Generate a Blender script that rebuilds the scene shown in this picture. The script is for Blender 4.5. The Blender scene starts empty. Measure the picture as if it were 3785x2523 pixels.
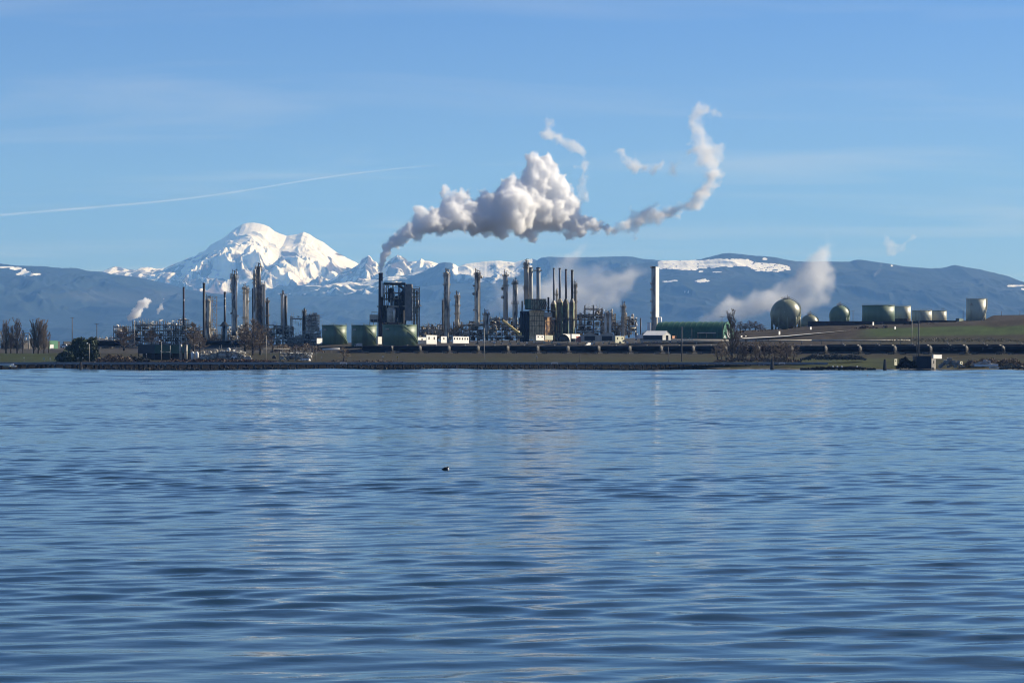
import bpy, math, random
import numpy as np
from mathutils import Vector

# ------------------------------------------------------------------ camera, sky, sun, exposure
sc = bpy.context.scene
C = bpy.context.collection
F, HZ, CX, H = 8096.0, 1333.0, 1892.5, 4.5      # focal length in photo pixels, horizon row, centre column, eye height
cam_d = bpy.data.cameras.new('camera'); cam = bpy.data.objects.new('camera', cam_d); C.objects.link(cam)
cam.location = (0, 0, H); cam.rotation_euler = (math.radians(90), 0, 0)
cam_d.sensor_width = 36.0; cam_d.lens = 36.0 * F / 3785.0; cam_d.shift_y = (HZ - 1261.5) / 3785.0
cam_d.clip_start = 0.5; cam_d.clip_end = 400000
sc.camera = cam

SUN_EL, SUN_AZ = math.radians(29), math.radians(66)          # azimuth clockwise from +Y
SDIR = Vector((math.sin(SUN_AZ) * math.cos(SUN_EL), math.cos(SUN_AZ) * math.cos(SUN_EL), math.sin(SUN_EL)))
world = bpy.data.worlds.new('World'); sc.world = world; world.use_nodes = True
nt = world.node_tree; nt.nodes.clear(); N = nt.nodes.new; L = nt.links.new
sky = N('ShaderNodeTexSky'); sky.sky_type = 'NISHITA'; sky.sun_disc = False
sky.sun_elevation = SUN_EL; sky.sun_rotation = SUN_AZ
sky.air_density = 1.0; sky.dust_density = 0.1; sky.ozone_density = 2.0; sky.altitude = 0
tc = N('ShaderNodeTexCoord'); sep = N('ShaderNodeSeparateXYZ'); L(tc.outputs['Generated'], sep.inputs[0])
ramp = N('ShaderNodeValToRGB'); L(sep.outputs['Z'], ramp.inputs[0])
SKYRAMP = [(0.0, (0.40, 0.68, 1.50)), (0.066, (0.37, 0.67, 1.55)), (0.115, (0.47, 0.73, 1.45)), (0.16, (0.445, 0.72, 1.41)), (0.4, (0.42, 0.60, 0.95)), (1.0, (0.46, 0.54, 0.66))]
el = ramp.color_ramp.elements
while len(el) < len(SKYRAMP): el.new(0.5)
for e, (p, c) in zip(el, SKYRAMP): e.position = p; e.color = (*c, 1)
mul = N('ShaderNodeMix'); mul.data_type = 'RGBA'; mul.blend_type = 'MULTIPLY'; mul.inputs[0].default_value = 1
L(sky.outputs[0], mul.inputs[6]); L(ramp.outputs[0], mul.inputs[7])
# high thin cirrus: long faint streaks on a plane far overhead
div = N('ShaderNodeMath'); div.operation = 'ADD'; div.inputs[1].default_value = 0.06; L(sep.outputs['Z'], div.inputs[0])
vd = N('ShaderNodeVectorMath'); vd.operation = 'DIVIDE'; L(tc.outputs['Generated'], vd.inputs[0])
cmb = N('ShaderNodeCombineXYZ'); [L(div.outputs[0], cmb.inputs[k]) for k in range(3)]; L(cmb.outputs[0], vd.inputs[1])
mp = N('ShaderNodeMapping'); mp.inputs['Rotation'].default_value = (0, 0, 0.12); mp.inputs['Scale'].default_value = (0.45, 1.0, 1); L(vd.outputs[0], mp.inputs[0])
ns = N('ShaderNodeTexNoise'); ns.inputs['Scale'].default_value = 1.5; ns.inputs['Detail'].default_value = 6; ns.inputs['Distortion'].default_value = 0.6
L(mp.outputs[0], ns.inputs['Vector'])
mr = N('ShaderNodeMapRange'); mr.inputs[1].default_value = 0.50; mr.inputs[2].default_value = 0.8; mr.inputs[3].default_value = 0.0; mr.inputs[4].default_value = 0.22
L(ns.outputs['Fac'], mr.inputs[0])
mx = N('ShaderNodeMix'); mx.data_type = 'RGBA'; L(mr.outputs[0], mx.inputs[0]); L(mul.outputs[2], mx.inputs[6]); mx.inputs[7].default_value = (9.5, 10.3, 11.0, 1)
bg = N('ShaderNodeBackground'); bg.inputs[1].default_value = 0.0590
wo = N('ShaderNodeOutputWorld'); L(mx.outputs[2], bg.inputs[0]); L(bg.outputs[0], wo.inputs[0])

sun_d = bpy.data.lights.new('sun', 'SUN'); sun = bpy.data.objects.new('sun', sun_d); C.objects.link(sun)
sun_d.energy = 5.0; sun_d.angle = math.radians(0.5); sun_d.color = (1.0, 0.94, 0.84)
sun.rotation_euler = SDIR.to_track_quat('Z', 'Y').to_euler()
sc.view_settings.view_transform = 'Standard'; sc.view_settings.look = 'None'
sc.view_settings.exposure = 0.5; sc.view_settings.gamma = 1.0; sc.view_settings.use_curve_mapping = False
sc.render.film_transparent = False
cy = sc.cycles
cy.volume_bounces = 24; cy.max_bounces = 28; cy.volume_step_rate = 1.0; cy.volume_max_steps = 256
cy.use_denoising = True; cy.filter_width = 1.1; cy.sample_clamp_indirect = 8

# ------------------------------------------------------------------ helpers
def X(px, Y): return (px - CX) / F * Y
def Z(py, Y): return H + (HZ - py) / F * Y
def P(px, py, Y): return Vector((X(px, Y), Y, Z(py, Y)))

def tag(o, label=None, cat=None, group=None, kind=None):
    if label: o['label'] = label
    if cat: o['category'] = cat
    if group: o['group'] = group
    if kind: o['kind'] = kind
    return o

MATS = {}
def mat(name, col, rough=0.7, metal=0.0, var=0.25, scale=0.4, stretch=(1, 1, 1), second=None, amount=0.5):
    """painted / bare surface with uneven tone and an optional second colour (rust, dirt, moss) in irregular patches"""
    if name in MATS: return MATS[name]
    m = bpy.data.materials.new(name); m.use_nodes = True; t = m.node_tree; b = t.nodes['Principled BSDF']
    tcn = t.nodes.new('ShaderNodeTexCoord'); mpn = t.nodes.new('ShaderNodeMapping'); mpn.inputs['Scale'].default_value = stretch
    geo = t.nodes.new('ShaderNodeNewGeometry'); t.links.new(geo.outputs['Position'], mpn.inputs[0])
    n = t.nodes.new('ShaderNodeTexNoise'); n.inputs['Scale'].default_value = scale; n.inputs['Detail'].default_value = 5
    t.links.new(mpn.outputs[0], n.inputs['Vector'])
    r = t.nodes.new('ShaderNodeValToRGB'); t.links.new(n.outputs['Fac'], r.inputs[0])
    r.color_ramp.elements[0].position = 0.3; r.color_ramp.elements[1].position = 0.7
    r.color_ramp.elements[0].color = (*[c * (1 - var) for c in col], 1); r.color_ramp.elements[1].color = (*[min(1, c * (1 + var)) for c in col], 1)
    out = r.outputs[0]
    if second:
        n2 = t.nodes.new('ShaderNodeTexNoise'); n2.inputs['Scale'].default_value = scale * 1.7; n2.inputs['Detail'].default_value = 6
        t.links.new(mpn.outputs[0], n2.inputs['Vector'])
        r2 = t.nodes.new('ShaderNodeValToRGB'); t.links.new(n2.outputs['Fac'], r2.inputs[0])
        r2.color_ramp.elements[0].position = 0.62 - amount * 0.3; r2.color_ramp.elements[1].position = 0.72 - amount * 0.3
        mm = t.nodes.new('ShaderNodeMix'); mm.data_type = 'RGBA'; t.links.new(r2.outputs[0], mm.inputs[0]); t.links.new(out, mm.inputs[6])
        mm.inputs[7].default_value = (*second, 1); out = mm.outputs[2]
    t.links.new(out, b.inputs['Base Color'])
    b.inputs['Roughness'].default_value = rough; b.inputs['Metallic'].default_value = metal
    MATS[name] = m; return m

DARK = mat('dark steel', (0.040, 0.038, 0.036), 0.7)
STEEL = mat('weathered grey steel', (0.23, 0.205, 0.165), 0.6, 0.0, 0.35, 0.5)
GREY = mat('grey paint', (0.43, 0.39, 0.32), 0.6, 0.0, 0.2, 0.3, (1, 1, .15))
ALU = mat('aluminium cladding', (0.66, 0.64, 0.58), 0.42, 0.25, 0.18, 0.35, (1, 1, .2), (0.22, 0.2, 0.18), 0.35)
ALUD = mat('dull cladding', (0.60, 0.54, 0.43), 0.5, 0.15, 0.2, 0.35, (1, 1, .2), (0.12, 0.11, 0.1), 0.45)
BLACK = mat('black paint', (0.014, 0.014, 0.017), 0.5)
RUST = mat('rusted stack steel', (0.075, 0.045, 0.038), 0.8, 0, 0.3, 0.4, (1, 1, .2), (0.03, 0.025, 0.025), 0.5)
WHITE = mat('white paint', (0.80, 0.79, 0.76), 0.5, 0, 0.06)
TGREEN = mat('green tank paint', (0.12, 0.185, 0.115), 0.5, 0, 0.12, 0.25, (1, 1, .1), (0.10, 0.14, 0.09), 0.3)
LGREEN = mat('pale green tank paint', (0.135, 0.20, 0.13), 0.5, 0, 0.12, 0.25, (1, 1, .1))
CREAM = mat('cream tank paint', (0.50, 0.50, 0.38), 0.5, 0, 0.08, 0.25, (1, 1, .1), (0.4, 0.38, 0.28), 0.3)
OLIVE = mat('olive cream tank paint', (0.25, 0.265, 0.175), 0.38, 0, 0.1, 0.12, (1, 1, .3), (0.2, 0.19, 0.13), 0.3)
BGREEN = mat('green sheet metal', (0.018, 0.085, 0.05), 0.45, 0, 0.2, 0.4)
TAN = mat('tan furnace cladding', (0.80, 0.60, 0.33), 0.85, 0, 0.25, 0.5, (1, 1, .4), (0.60, 0.42, 0.22), 0.5)
RUSTY = mat('rusty furnace cladding', (0.50, 0.30, 0.14), 0.8, 0, 0.35, 0.5, (1, 1, .4), (0.13, 0.07, 0.04), 0.5)
FGREEN = mat('mossy green furnace paint', (0.20, 0.27, 0.15), 0.7, 0, 0.25, 0.4, (1, 1, .3), (0.12, 0.09, 0.05), 0.55)
YELLOW = mat('yellow crane paint', (0.80, 0.58, 0.18), 0.5)
ORANGE = mat('orange paint', (0.6, 0.22, 0.08), 0.6)
RED = mat('faded red paint', (0.42, 0.10, 0.08), 0.6)
WOOD = mat('creosoted timber', (0.022, 0.019, 0.018), 0.9, 0, 0.4, 0.8)
GWOOD = mat('grey weathered timber', (0.14, 0.135, 0.13), 0.9, 0, 0.25, 0.5)
CONC = mat('weathered concrete', (0.27, 0.26, 0.24), 0.9, 0, 0.2, 0.5)
BARK = mat('bare branch bark', (0.19, 0.15, 0.11), 0.9, 0, 0.3, 0.5)
BARKD = mat('dark trunk bark', (0.05, 0.043, 0.04), 0.9, 0, 0.3, 0.5)
EVERG = mat('dark evergreen needles', (0.045, 0.068, 0.035), 0.8, 0, 0.4, 0.5)
SCRUB = mat('brown winter scrub', (0.15, 0.115, 0.08), 0.95, 0, 0.35, 0.3)
GLASS = mat('dark window glass', (0.01, 0.012, 0.015), 0.15)

class MB:
    def __init__(s): s.v = []; s.f = []
    def add(s, vs, fs):
        o = len(s.v); s.v += [tuple(v) for v in vs]; s.f += [tuple(i + o for i in f) for f in fs]; return s
    def box(s, x0, x1, y0, y1, z0, z1):
        return s.add([(x, y, z) for z in (z0, z1) for y in (y0, y1) for x in (x0, x1)],
                     [(0, 2, 3, 1), (4, 5, 7, 6), (0, 1, 5, 4), (2, 6, 7, 3), (0, 4, 6, 2), (1, 3, 7, 5)])
    def tube(s, a, b, r, r2=None, n=6, caps=True):
        a, b = Vector(a), Vector(b); r2 = r if r2 is None else r2
        d = (b - a).normalized(); u = d.orthogonal().normalized(); w = d.cross(u)
        if abs(d.z) > 0.99: u, w = Vector((1, 0, 0)), Vector((0, 1, 0)) if d.z > 0 else Vector((0, -1, 0))
        vs = [p + (u * math.cos(2 * math.pi * k / n) + w * math.sin(2 * math.pi * k / n)) * q for p, q in ((a, r), (b, r2)) for k in range(n)]
        fs = [(k, (k + 1) % n, n + (k + 1) % n, n + k) for k in range(n)]
        if caps: fs += [tuple(range(n))[::-1], tuple(range(n, 2 * n))]
        return s.add(vs, fs)
    def path(s, pts, r, n=6):
        for a, b in zip(pts, pts[1:]): s.tube(a, b, r, n=n)
        return s
    def lathe(s, cx, cy, prof, n=24):
        """prof: list of (radius, z), bottom to top"""
        vs = [(cx + r * math.cos(2 * math.pi * k / n), cy + r * math.sin(2 * math.pi * k / n), z) for r, z in prof for k in range(n)]
        fs = [(j * n + k, j * n + (k + 1) % n, (j + 1) * n + (k + 1) % n, (j + 1) * n + k) for j in range(len(prof) - 1) for k in range(n)]
        fs += [tuple(range(n))[::-1], tuple(range((len(prof) - 1) * n, len(prof) * n))]
        return s.add(vs, fs)
    def bar(s, a, b, w):
        return s.tube(a, b, w, n=4)
    def build(s, name, m, parent=None, smooth=False):
        me = bpy.data.meshes.new(name)
        off = Vector(parent.location) if parent and not parent.parent else Vector((0, 0, 0))
        if parent and parent.parent: off = Vector(parent.parent.location) + Vector(parent.location)
        me.from_pydata([(v[0] - off.x, v[1] - off.y, v[2] - off.z) for v in s.v], [], s.f)
        me.materials.append(m)
        if smooth:
            for p in me.polygons: p.use_smooth = len(p.vertices) == 4
        o = bpy.data.objects.new(name, me); C.objects.link(o)
        if parent: o.parent = parent
        return o
def empty(name, loc, label=None, cat=None, group=None, kind=None):
    o = bpy.data.objects.new(name, None); C.objects.link(o); o.location = loc; o.empty_display_size = 1
    return tag(o, label, cat, group, kind)
def ybox(mb, x0, xs, x1, Y, z0, z1, ang=65):
    """box turned so that its near corner stands at xs; the wall right of it faces ang degrees to the right"""
    t = math.tan(math.radians(ang)); Cn = (xs, Y); R = (x1, Y + (x1 - xs) * t); Lc = (x0, Y + (xs - x0) / t); Bk = (Lc[0] + R[0] - Cn[0], Lc[1] + R[1] - Cn[1])
    q = [Lc, Cn, R, Bk]
    return mb.add([(*p, z) for z in (z0, z1) for p in q], [(0, 1, 5, 4), (1, 2, 6, 5), (2, 3, 7, 6), (3, 0, 4, 7), (4, 5, 6, 7), (3, 2, 1, 0)])
def copy_tree(o, parent=None):
    c = o.copy(); C.objects.link(c); c.parent = parent
    for ch in list(o.children): copy_tree(ch, c)
    return c
def grid_mesh(name, XX, YY, ZZ, m, attr=None, smooth=True):
    ny, nx = XX.shape
    me = bpy.data.meshes.new(name)
    co = np.stack([XX, YY, ZZ], -1).reshape(-1, 3).astype(np.float32)
    i = np.arange((ny - 1) * (nx - 1)); r = i // (nx - 1); c = i % (nx - 1); a = r * nx + c
    q = np.stack([a, a + 1, a + nx + 1, a + nx], -1).astype(np.int32)
    me.vertices.add(len(co)); me.vertices.foreach_set('co', co.ravel())
    me.loops.add(q.size); me.loops.foreach_set('vertex_index', q.ravel())
    me.polygons.add(len(q)); me.polygons.foreach_set('loop_start', np.arange(0, q.size, 4, dtype=np.int32))
    me.polygons.foreach_set('loop_total', np.full(len(q), 4, dtype=np.int32))
    me.update(calc_edges=True)
    if smooth: me.polygons.foreach_set('use_smooth', np.ones(len(q), dtype=bool))
    if attr is not None:
        at = me.color_attributes.new('tint', 'FLOAT_COLOR', 'POINT')
        cc = np.ones((len(co), 4), np.float32); cc[:, :attr.shape[-1]] = attr.reshape(len(co), -1); at.data.foreach_set('color', cc.ravel())
    me.materials.append(m)
    o = bpy.data.objects.new(name, me); C.objects.link(o); return o

RS = np.random.RandomState(7)
PERM = RS.permutation(4096); GV = RS.rand(4096) * 2 * math.pi
def gnoise(x, y):
    xi, yi = np.floor(x).astype(int), np.floor(y).astype(int); xf, yf = x - xi, y - yi
    def g(ix, iy):
        h = GV[PERM[(PERM[ix & 4095] + iy) & 4095]]
        return np.cos(h) * (x - ix) + np.sin(h) * (y - iy)
    u = xf * xf * xf * (xf * (xf * 6 - 15) + 10); v = yf * yf * yf * (yf * (yf * 6 - 15) + 10)
    a = g(xi, yi) * (1 - u) + g(xi + 1, yi) * u; b = g(xi, yi + 1) * (1 - u) + g(xi + 1, yi + 1) * u
    return (a * (1 - v) + b * v) * 1.5
def fbm(x, y, o=5, gain=0.5):
    s = 0; a = 1.0
    for k in range(o): s = s + a * gnoise(x * 2**k + 31.7 * k, y * 2**k + 11.3 * k); a *= gain
    return s
def ridged(x, y, o=5, gain=0.5):
    s = 0; a = 1.0; w = 1.0
    for k in range(o):
        r = (1 - np.abs(gnoise(x * 2**k + 17.7 * k, y * 2**k + 5.3 * k))) ** 2 * w; s = s + a * r; w = np.clip(r * 1.6, 0, 1); a *= gain
    return s
def ss(a, b, x):
    t = np.clip((x - a) / (b - a), 0, 1); return t * t * (3 - 2 * t)
WAVE = 0.022
WSL = [.060, .053, .047, .042, .040]
MS = 2.0
HAZE_COL = (0.18, 0.44, 1.0); HAZE_D = 3.2e-5
# ------------------------------------------------------------------ ground
def shore(px): return np.interp(px, [2300, 3785], [1050, 1000])
def railY(px): return np.interp(px, [1400, 3785], [1330, 1085])
def railpy(px): return np.interp(px, [1400, 3785], [1305, 1311])
PL = [(0, 1290), (300, 1288), (500, 1285), (900, 1275), (1300, 1271), (1900, 1266), (2300, 1264), (2600, 1257), (2700, 1240), (2760, 1226), (2900, 1219), (3000, 1212), (3200, 1205), (3400, 1199), (3650, 1190), (3785, 1180)]
SK = [(0, 1287), (600, 1280), (1300, 1266), (2300, 1250), (2650, 1236), (2730, 1221), (2900, 1214), (2980, 1200), (3000, 1190), (3300, 1188), (3600, 1183), (3640, 1180), (3672, 1164), (3785, 1163)]
def ip(tab, px): return np.interp(px, [a for a, b in tab], [b for a, b in tab])
def ground_z(px, Y):
    """height of the land where the line of sight through photo column px stands Y metres away"""
    s, r, rp = shore(px), railY(px), railpy(px)
    bt = np.interp(px, [0, 2500, 2700, 3785], [3.0, 3.0, 2.2, 1.9])
    rz = H + (HZ - rp) / F * r
    pts = [(s - 30, -2.5 + 0 * px), (s, 0 * px - 0.02), (s + 14, 0.55 + 0 * px), (s + 22, bt), (r - 9, rz), (r + 28, rz + 0 * px),
           (np.full_like(px, 1420.0), H + (HZ - np.maximum(ip(PL, px), 1262 + 0 * px)) / F * 1420 + 0 * px),
           (np.full_like(px, 1540.0), H + (HZ - ip(PL, px)) / F * 1540), (np.full_like(px, 1760.0), H + (HZ - ip(SK, px)) / F * 1760),
           (np.full_like(px, 2000.0), H + (HZ - ip(SK, px)) / F * 1760), (np.full_like(px, 3000.0), 12 + 0 * px), (np.full_like(px, 50000.0), 12 + 0 * px)]
    out = np.full_like(px, 0.0) + pts[0][1]
    for (ya, za), (yb, zb) in zip(pts, pts[1:]):
        t = np.clip((Y - ya) / (yb - ya), 0, 1); out = np.where(Y > ya, za * (1 - t) + zb * t, out)
    return out
def GZ(px, Y): return float(ground_z(np.array([float(px)]), np.array([float(Y)]))[0])

pxs = np.concatenate([np.linspace(-3000, -300, 20), np.arange(-250, 4050, 9.0), np.linspace(4100, 7000, 20)])
ys = np.concatenate([np.arange(965, 1085, 2.5), np.arange(1085, 1440, 5), np.arange(1440, 2050, 12), np.linspace(2060, 38500, 40)])
PX, YY = np.meshgrid(pxs, ys)
PXc = np.clip(PX, -200, 4000); 
ZZ = ground_z(np.clip(PX, 0, 3785), YY)
XX = (PX - CX) / F * np.minimum(YY, 3000)
XX = np.where(YY > 3000, (PX - CX) / F * YY, XX)
ZZ = ZZ + np.where(YY > shore(PXc) + 2, 0.18 * fbm(XX / 14, YY / 14, 4), 0.05 * fbm(XX / 6, YY / 6, 3))
def col(*c): return np.array(c)
PYv = HZ - (ZZ - H) * F / YY
sh, ry = shore(PXc), railY(PXc)
n1 = fbm(XX / 25, YY / 25, 5); n2 = fbm(XX / 7, YY / 9, 4)
A = np.zeros(PX.shape + (3,))
def put(mask, c, soft=None):
    global A
    m = np.clip(mask, 0, 1)[..., None]; A = A * (1 - m) + np.array(c) * m
put(np.ones_like(n1), (0.13, 0.125, 0.12))
right = ss(2560, 2700, PX)
put((YY < sh + 27) * 1.0, (0.02, 0.019, 0.017)); put(((YY < sh + 19) & (YY > sh - 1)) * right, (0.24, 0.21, 0.17))  # dark mud, taken near black for the shade under the trestle
bank = ((YY >= sh + 24 - 8 * right) & (YY < ry - 10)) * 1.0
put(bank, (0.095, 0.088, 0.052)); put(bank * ss(-0.1, 0.5, n1) * 0.6, (0.07, 0.066, 0.04))
put(bank * ss(1318, 1330, PYv + 6 * n1) * ss(1450, 1600, PX) * 0.75, (0.085, 0.095, 0.042))
put(bank * ss(330, 230, PX) * ss(-.8, -.2, n1), (0.085, 0.115, 0.04))
put(bank * ss(2900, 2990, PX) * ss(3480, 3300, PX) * ss(1322, 1327, PYv), (0.10, 0.125, 0.045))
put(bank * ss(900, 1000, PX) * ss(1280, 1150, PX) * ss(1315, 1308, PYv) * 0.7, (0.07, 0.085, 0.04))
put(((YY >= ry - 10) & (YY < ry + 14)) * 1.0, (0.04, 0.037, 0.036))  # ballast darkened strongly: shade under the tank cars put into its colour
hill = ((YY >= ry + 14)) * ss(2650, 2760, PX)
put(hill, (0.085, 0.068, 0.052)); put(hill * ss(-.2, .4, n2) * .5, (0.12, 0.10, 0.07))
gtop = np.interp(PX, [3150, 3250, 3500, 3785], [1225, 1214, 1208, 1204]); gbot = np.interp(PX, [3150, 3785], [1245, 1236])
put(hill * ss(3140, 3260, PX) * ss(gtop - 2, gtop + 2, PYv + 3 * n1) * ss(gbot + 4, gbot - 3, PYv + 3 * n1), (0.10, 0.165, 0.045))
put(hill * ss(3050, 3200, PX) * ss(1244, 1248, PYv) * .4, (0.09, 0.10, 0.045))
put((YY > 1745) * 1.0 * ss(2950, 3000, PX), (0.05, 0.04, 0.035))
A *= (1 + 0.25 * n2 + 0.2 * n1)[..., None] * 0.42
gm = bpy.data.materials.new('ground'); gm.use_nodes = True; t = gm.node_tree; b = t.nodes['Principled BSDF']
at = t.nodes.new('ShaderNodeVertexColor'); at.layer_name = 'tint'
gn = t.nodes.new('ShaderNodeTexNoise'); gn.inputs['Scale'].default_value = 0.8; gn.inputs['Detail'].default_value = 6
gg = t.nodes.new('ShaderNodeNewGeometry'); t.links.new(gg.outputs['Position'], gn.inputs['Vector'])
gr = t.nodes.new('ShaderNodeMapRange'); gr.inputs[1].default_value = .3; gr.inputs[2].default_value = .7; gr.inputs[3].default_value = .65; gr.inputs[4].default_value = 1.35; t.links.new(gn.outputs['Fac'], gr.inputs[0])
gx = t.nodes.new('ShaderNodeVectorMath'); gx.operation = 'SCALE'; t.links.new(at.outputs[0], gx.inputs[0]); t.links.new(gr.outputs[0], gx.inputs['Scale'])
t.links.new(gx.outputs[0], b.inputs['Base Color']); b.inputs['Roughness'].default_value = 0.95; b.inputs['Specular IOR Level'].default_value = 0.1
ground = tag(grid_mesh('ground', XX, YY, ZZ, gm, np.clip(A, 0, 1)), 'grassy winter bank and refinery ground behind the shoreline', kind='structure')

# ------------------------------------------------------------------ water: wind ripples as real relief, finer near the viewer
wy = [2.0, 8.0, 16.0, 22.0]
y = 27.0
while y < 1075:
    wy.append(y); y += max(0.06, float(np.interp(y, [50, 120, 350], [0.185, 0.12, 0.05])) * y * y / (H * F / 3.7) )
wy = np.array(wy); nr = len(wy)
ang = np.linspace(-0.262, 0.262, 350)
WX = np.outer(wy, ang); WY = np.repeat(wy[:, None], len(ang), 1)
WX[:, 0] = -420 - 0.9 * wy; WX[:, -1] = 420 + 0.9 * wy
dyr = np.gradient(wy)[:, None]; dxr = np.maximum(wy * (0.524 / 350), 0.02)[:, None]
WZ = np.zeros_like(WX)
rw = np.random.RandomState(3)
warp = 0.6 * gnoise(WX / 11, WY / 7) + 2.0 * gnoise(WX / 47, WY / 31)
gust = 1.0 + 0.35 * gnoise(WX / 60, WY / 45)
NW = 110
for k in range(NW):
    lam = 0.42 * (160 ** (k / (NW - 1.0)))                     # 0.42 m .. 67 m
    th = rw.normal(0.04, 0.42 if lam < 1.4 else 0.24); ph = rw.rand() * 6.283
    kx, ky = math.sin(th) * 6.283 / lam, math.cos(th) * 6.283 / lam
    slope = WAVE * max(math.exp(-((math.log(lam / 1.2)) / 1.0) ** 2), 0.06 if lam > 2 else 0) * (0.7 if lam < .8 else 1)
    fy = lam / np.maximum(abs(math.cos(th)), .2); fx = lam / max(abs(math.sin(th)), 0.02)
    fade = ss(1.8, 4.0, fy / dyr) * ss(1.8, 4.0, fx / dxr)
    far = 1.0 + (np.clip(dyr, 0, 12) / 1.2) * 0.35 * (1 if lam > 4 else 0)
    ph2 = warp * (6.283 / lam) * 0.35 if lam > 0.9 else warp * 1.2
    WZ += slope * lam / 6.283 * np.sin(kx * WX + ky * WY + ph + ph2) * fade * far
sl = np.sqrt(((np.diff(WZ[:, 20:-20], axis=0) / np.diff(wy)[:, None]) ** 2).mean(1)); sl = np.convolve(np.pad(sl, 20, 'edge'), np.ones(41) / 41, 'valid')[:len(wy) - 1]; sl = np.append(sl, sl[-1])
tgt = np.interp(wy, [30, 60, 150, 400, 1000], WSL)
print('slope', [(int(wy[i]), round(float(sl[i]), 4)) for i in range(0, len(wy), 150)])
WZ *= (tgt / np.maximum(sl, 0.002))[:, None]
sg = np.sqrt((WZ ** 2).mean(1, keepdims=True)) + 1e-4; WZ = WZ + 0.14 * WZ ** 2 / sg - 0.14 * sg
WZ *= gust
edge = ss(1073, 1065, WY) * ss(10, 26, WY)
WZ = np.where(np.arange(WX.shape[1])[None, :] % (WX.shape[1] - 1) == 0, 0, WZ * edge)
wm = bpy.data.materials.new('sea water'); wm.use_nodes = True; t = wm.node_tree; b = t.nodes['Principled BSDF']
b.inputs['Base Color'].default_value = (0.010, 0.032, 0.056, 1); b.inputs['Roughness'].default_value = 0.06; b.inputs['IOR'].default_value = 1.333
wn = t.nodes.new('ShaderNodeTexNoise'); wn.inputs['Scale'].default_value = 1.0; wn.inputs['Detail'].default_value = 4
wg = t.nodes.new('ShaderNodeNewGeometry'); wmap = t.nodes.new('ShaderNodeMapping'); wmap.inputs['Scale'].default_value = (1.2, 3.2, 1)
t.links.new(wg.outputs['Position'], wmap.inputs[0]); t.links.new(wmap.outputs[0], wn.inputs['Vector'])
wb = t.nodes.new('ShaderNodeBump'); wb.inputs['Distance'].default_value = 0.05; wsx = t.nodes.new('ShaderNodeSeparateXYZ'); t.links.new(wg.outputs['Position'], wsx.inputs[0]); wst = t.nodes.new('ShaderNodeMapRange'); wst.inputs[1].default_value = 40; wst.inputs[2].default_value = 420; wst.inputs[3].default_value = 0.16; wst.inputs[4].default_value = 1.0; t.links.new(wsx.outputs[1], wst.inputs[0]); t.links.new(wst.outputs[0], wb.inputs['Strength'])
t.links.new(wn.outputs['Fac'], wb.inputs['Height']); t.links.new(wb.outputs[0], b.inputs['Normal'])
water = tag(grid_mesh('water', WX, WY, WZ, wm), 'calm rippled blue bay water reaching to the far shore', kind='structure')

# ------------------------------------------------------------------ mountains
def land_mat(name, base, snow=(0.81, 0.83, 0.85)):
    m = bpy.data.materials.new(name); m.use_nodes = True; t = m.node_tree; b = t.nodes['Principled BSDF']
    at = t.nodes.new('ShaderNodeVertexColor'); at.layer_name = 'tint'
    n = t.nodes.new('ShaderNodeTexNoise'); n.inputs['Scale'].default_value = 0.012 / MS; n.inputs['Detail'].default_value = 8
    g = t.nodes.new('ShaderNodeNewGeometry'); t.links.new(g.outputs['Position'], n.inputs['Vector'])
    s = t.nodes.new('ShaderNodeMath'); s.operation = 'SUBTRACT'; s.inputs[1].default_value = 0.5; t.links.new(n.outputs['Fac'], s.inputs[0])
    s2 = t.nodes.new('ShaderNodeMath'); s2.operation = 'MULTIPLY_ADD'; s2.inputs[1].default_value = 1.1; t.links.new(s.outputs[0], s2.inputs[0])
    sp = t.nodes.new('ShaderNodeSeparateColor'); t.links.new(at.outputs[0], sp.inputs[0]); t.links.new(sp.outputs[0], s2.inputs[2])
    r = t.nodes.new('ShaderNodeMapRange'); r.inputs[1].default_value = 0.36; r.inputs[2].default_value = 0.68; t.links.new(s2.outputs[0], r.inputs[0])
    c1 = t.nodes.new('ShaderNodeMix'); c1.data_type = 'RGBA'; t.links.new(sp.outputs[1], c1.inputs[0]); c1.inputs[6].default_value = (*base, 1); c1.inputs[7].default_value = (base[0] * 2.6, base[1] * 1.9, base[2] * 1.7, 1)
    c2 = t.nodes.new('ShaderNodeMix'); c2.data_type = 'RGBA'; t.links.new(r.outputs[0], c2.inputs[0]); t.links.new(c1.outputs[2], c2.inputs[6]); c2.inputs[7].default_value = (*snow, 1)
    t.links.new(c2.outputs[2], b.inputs['Base Color']); b.inputs['Roughness'].default_value = 0.9; b.inputs['Specular IOR Level'].default_value = 0.05
    return m
def smooth_prof(tab, px, jag, seed):
    x = np.array([a for a, b in tab], float); y = np.array([b for a, b in tab], float)
    return np.interp(px, x, y) + jag * fbm(px / 22 + seed, px * 0 + seed * 3.1, 4)
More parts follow.
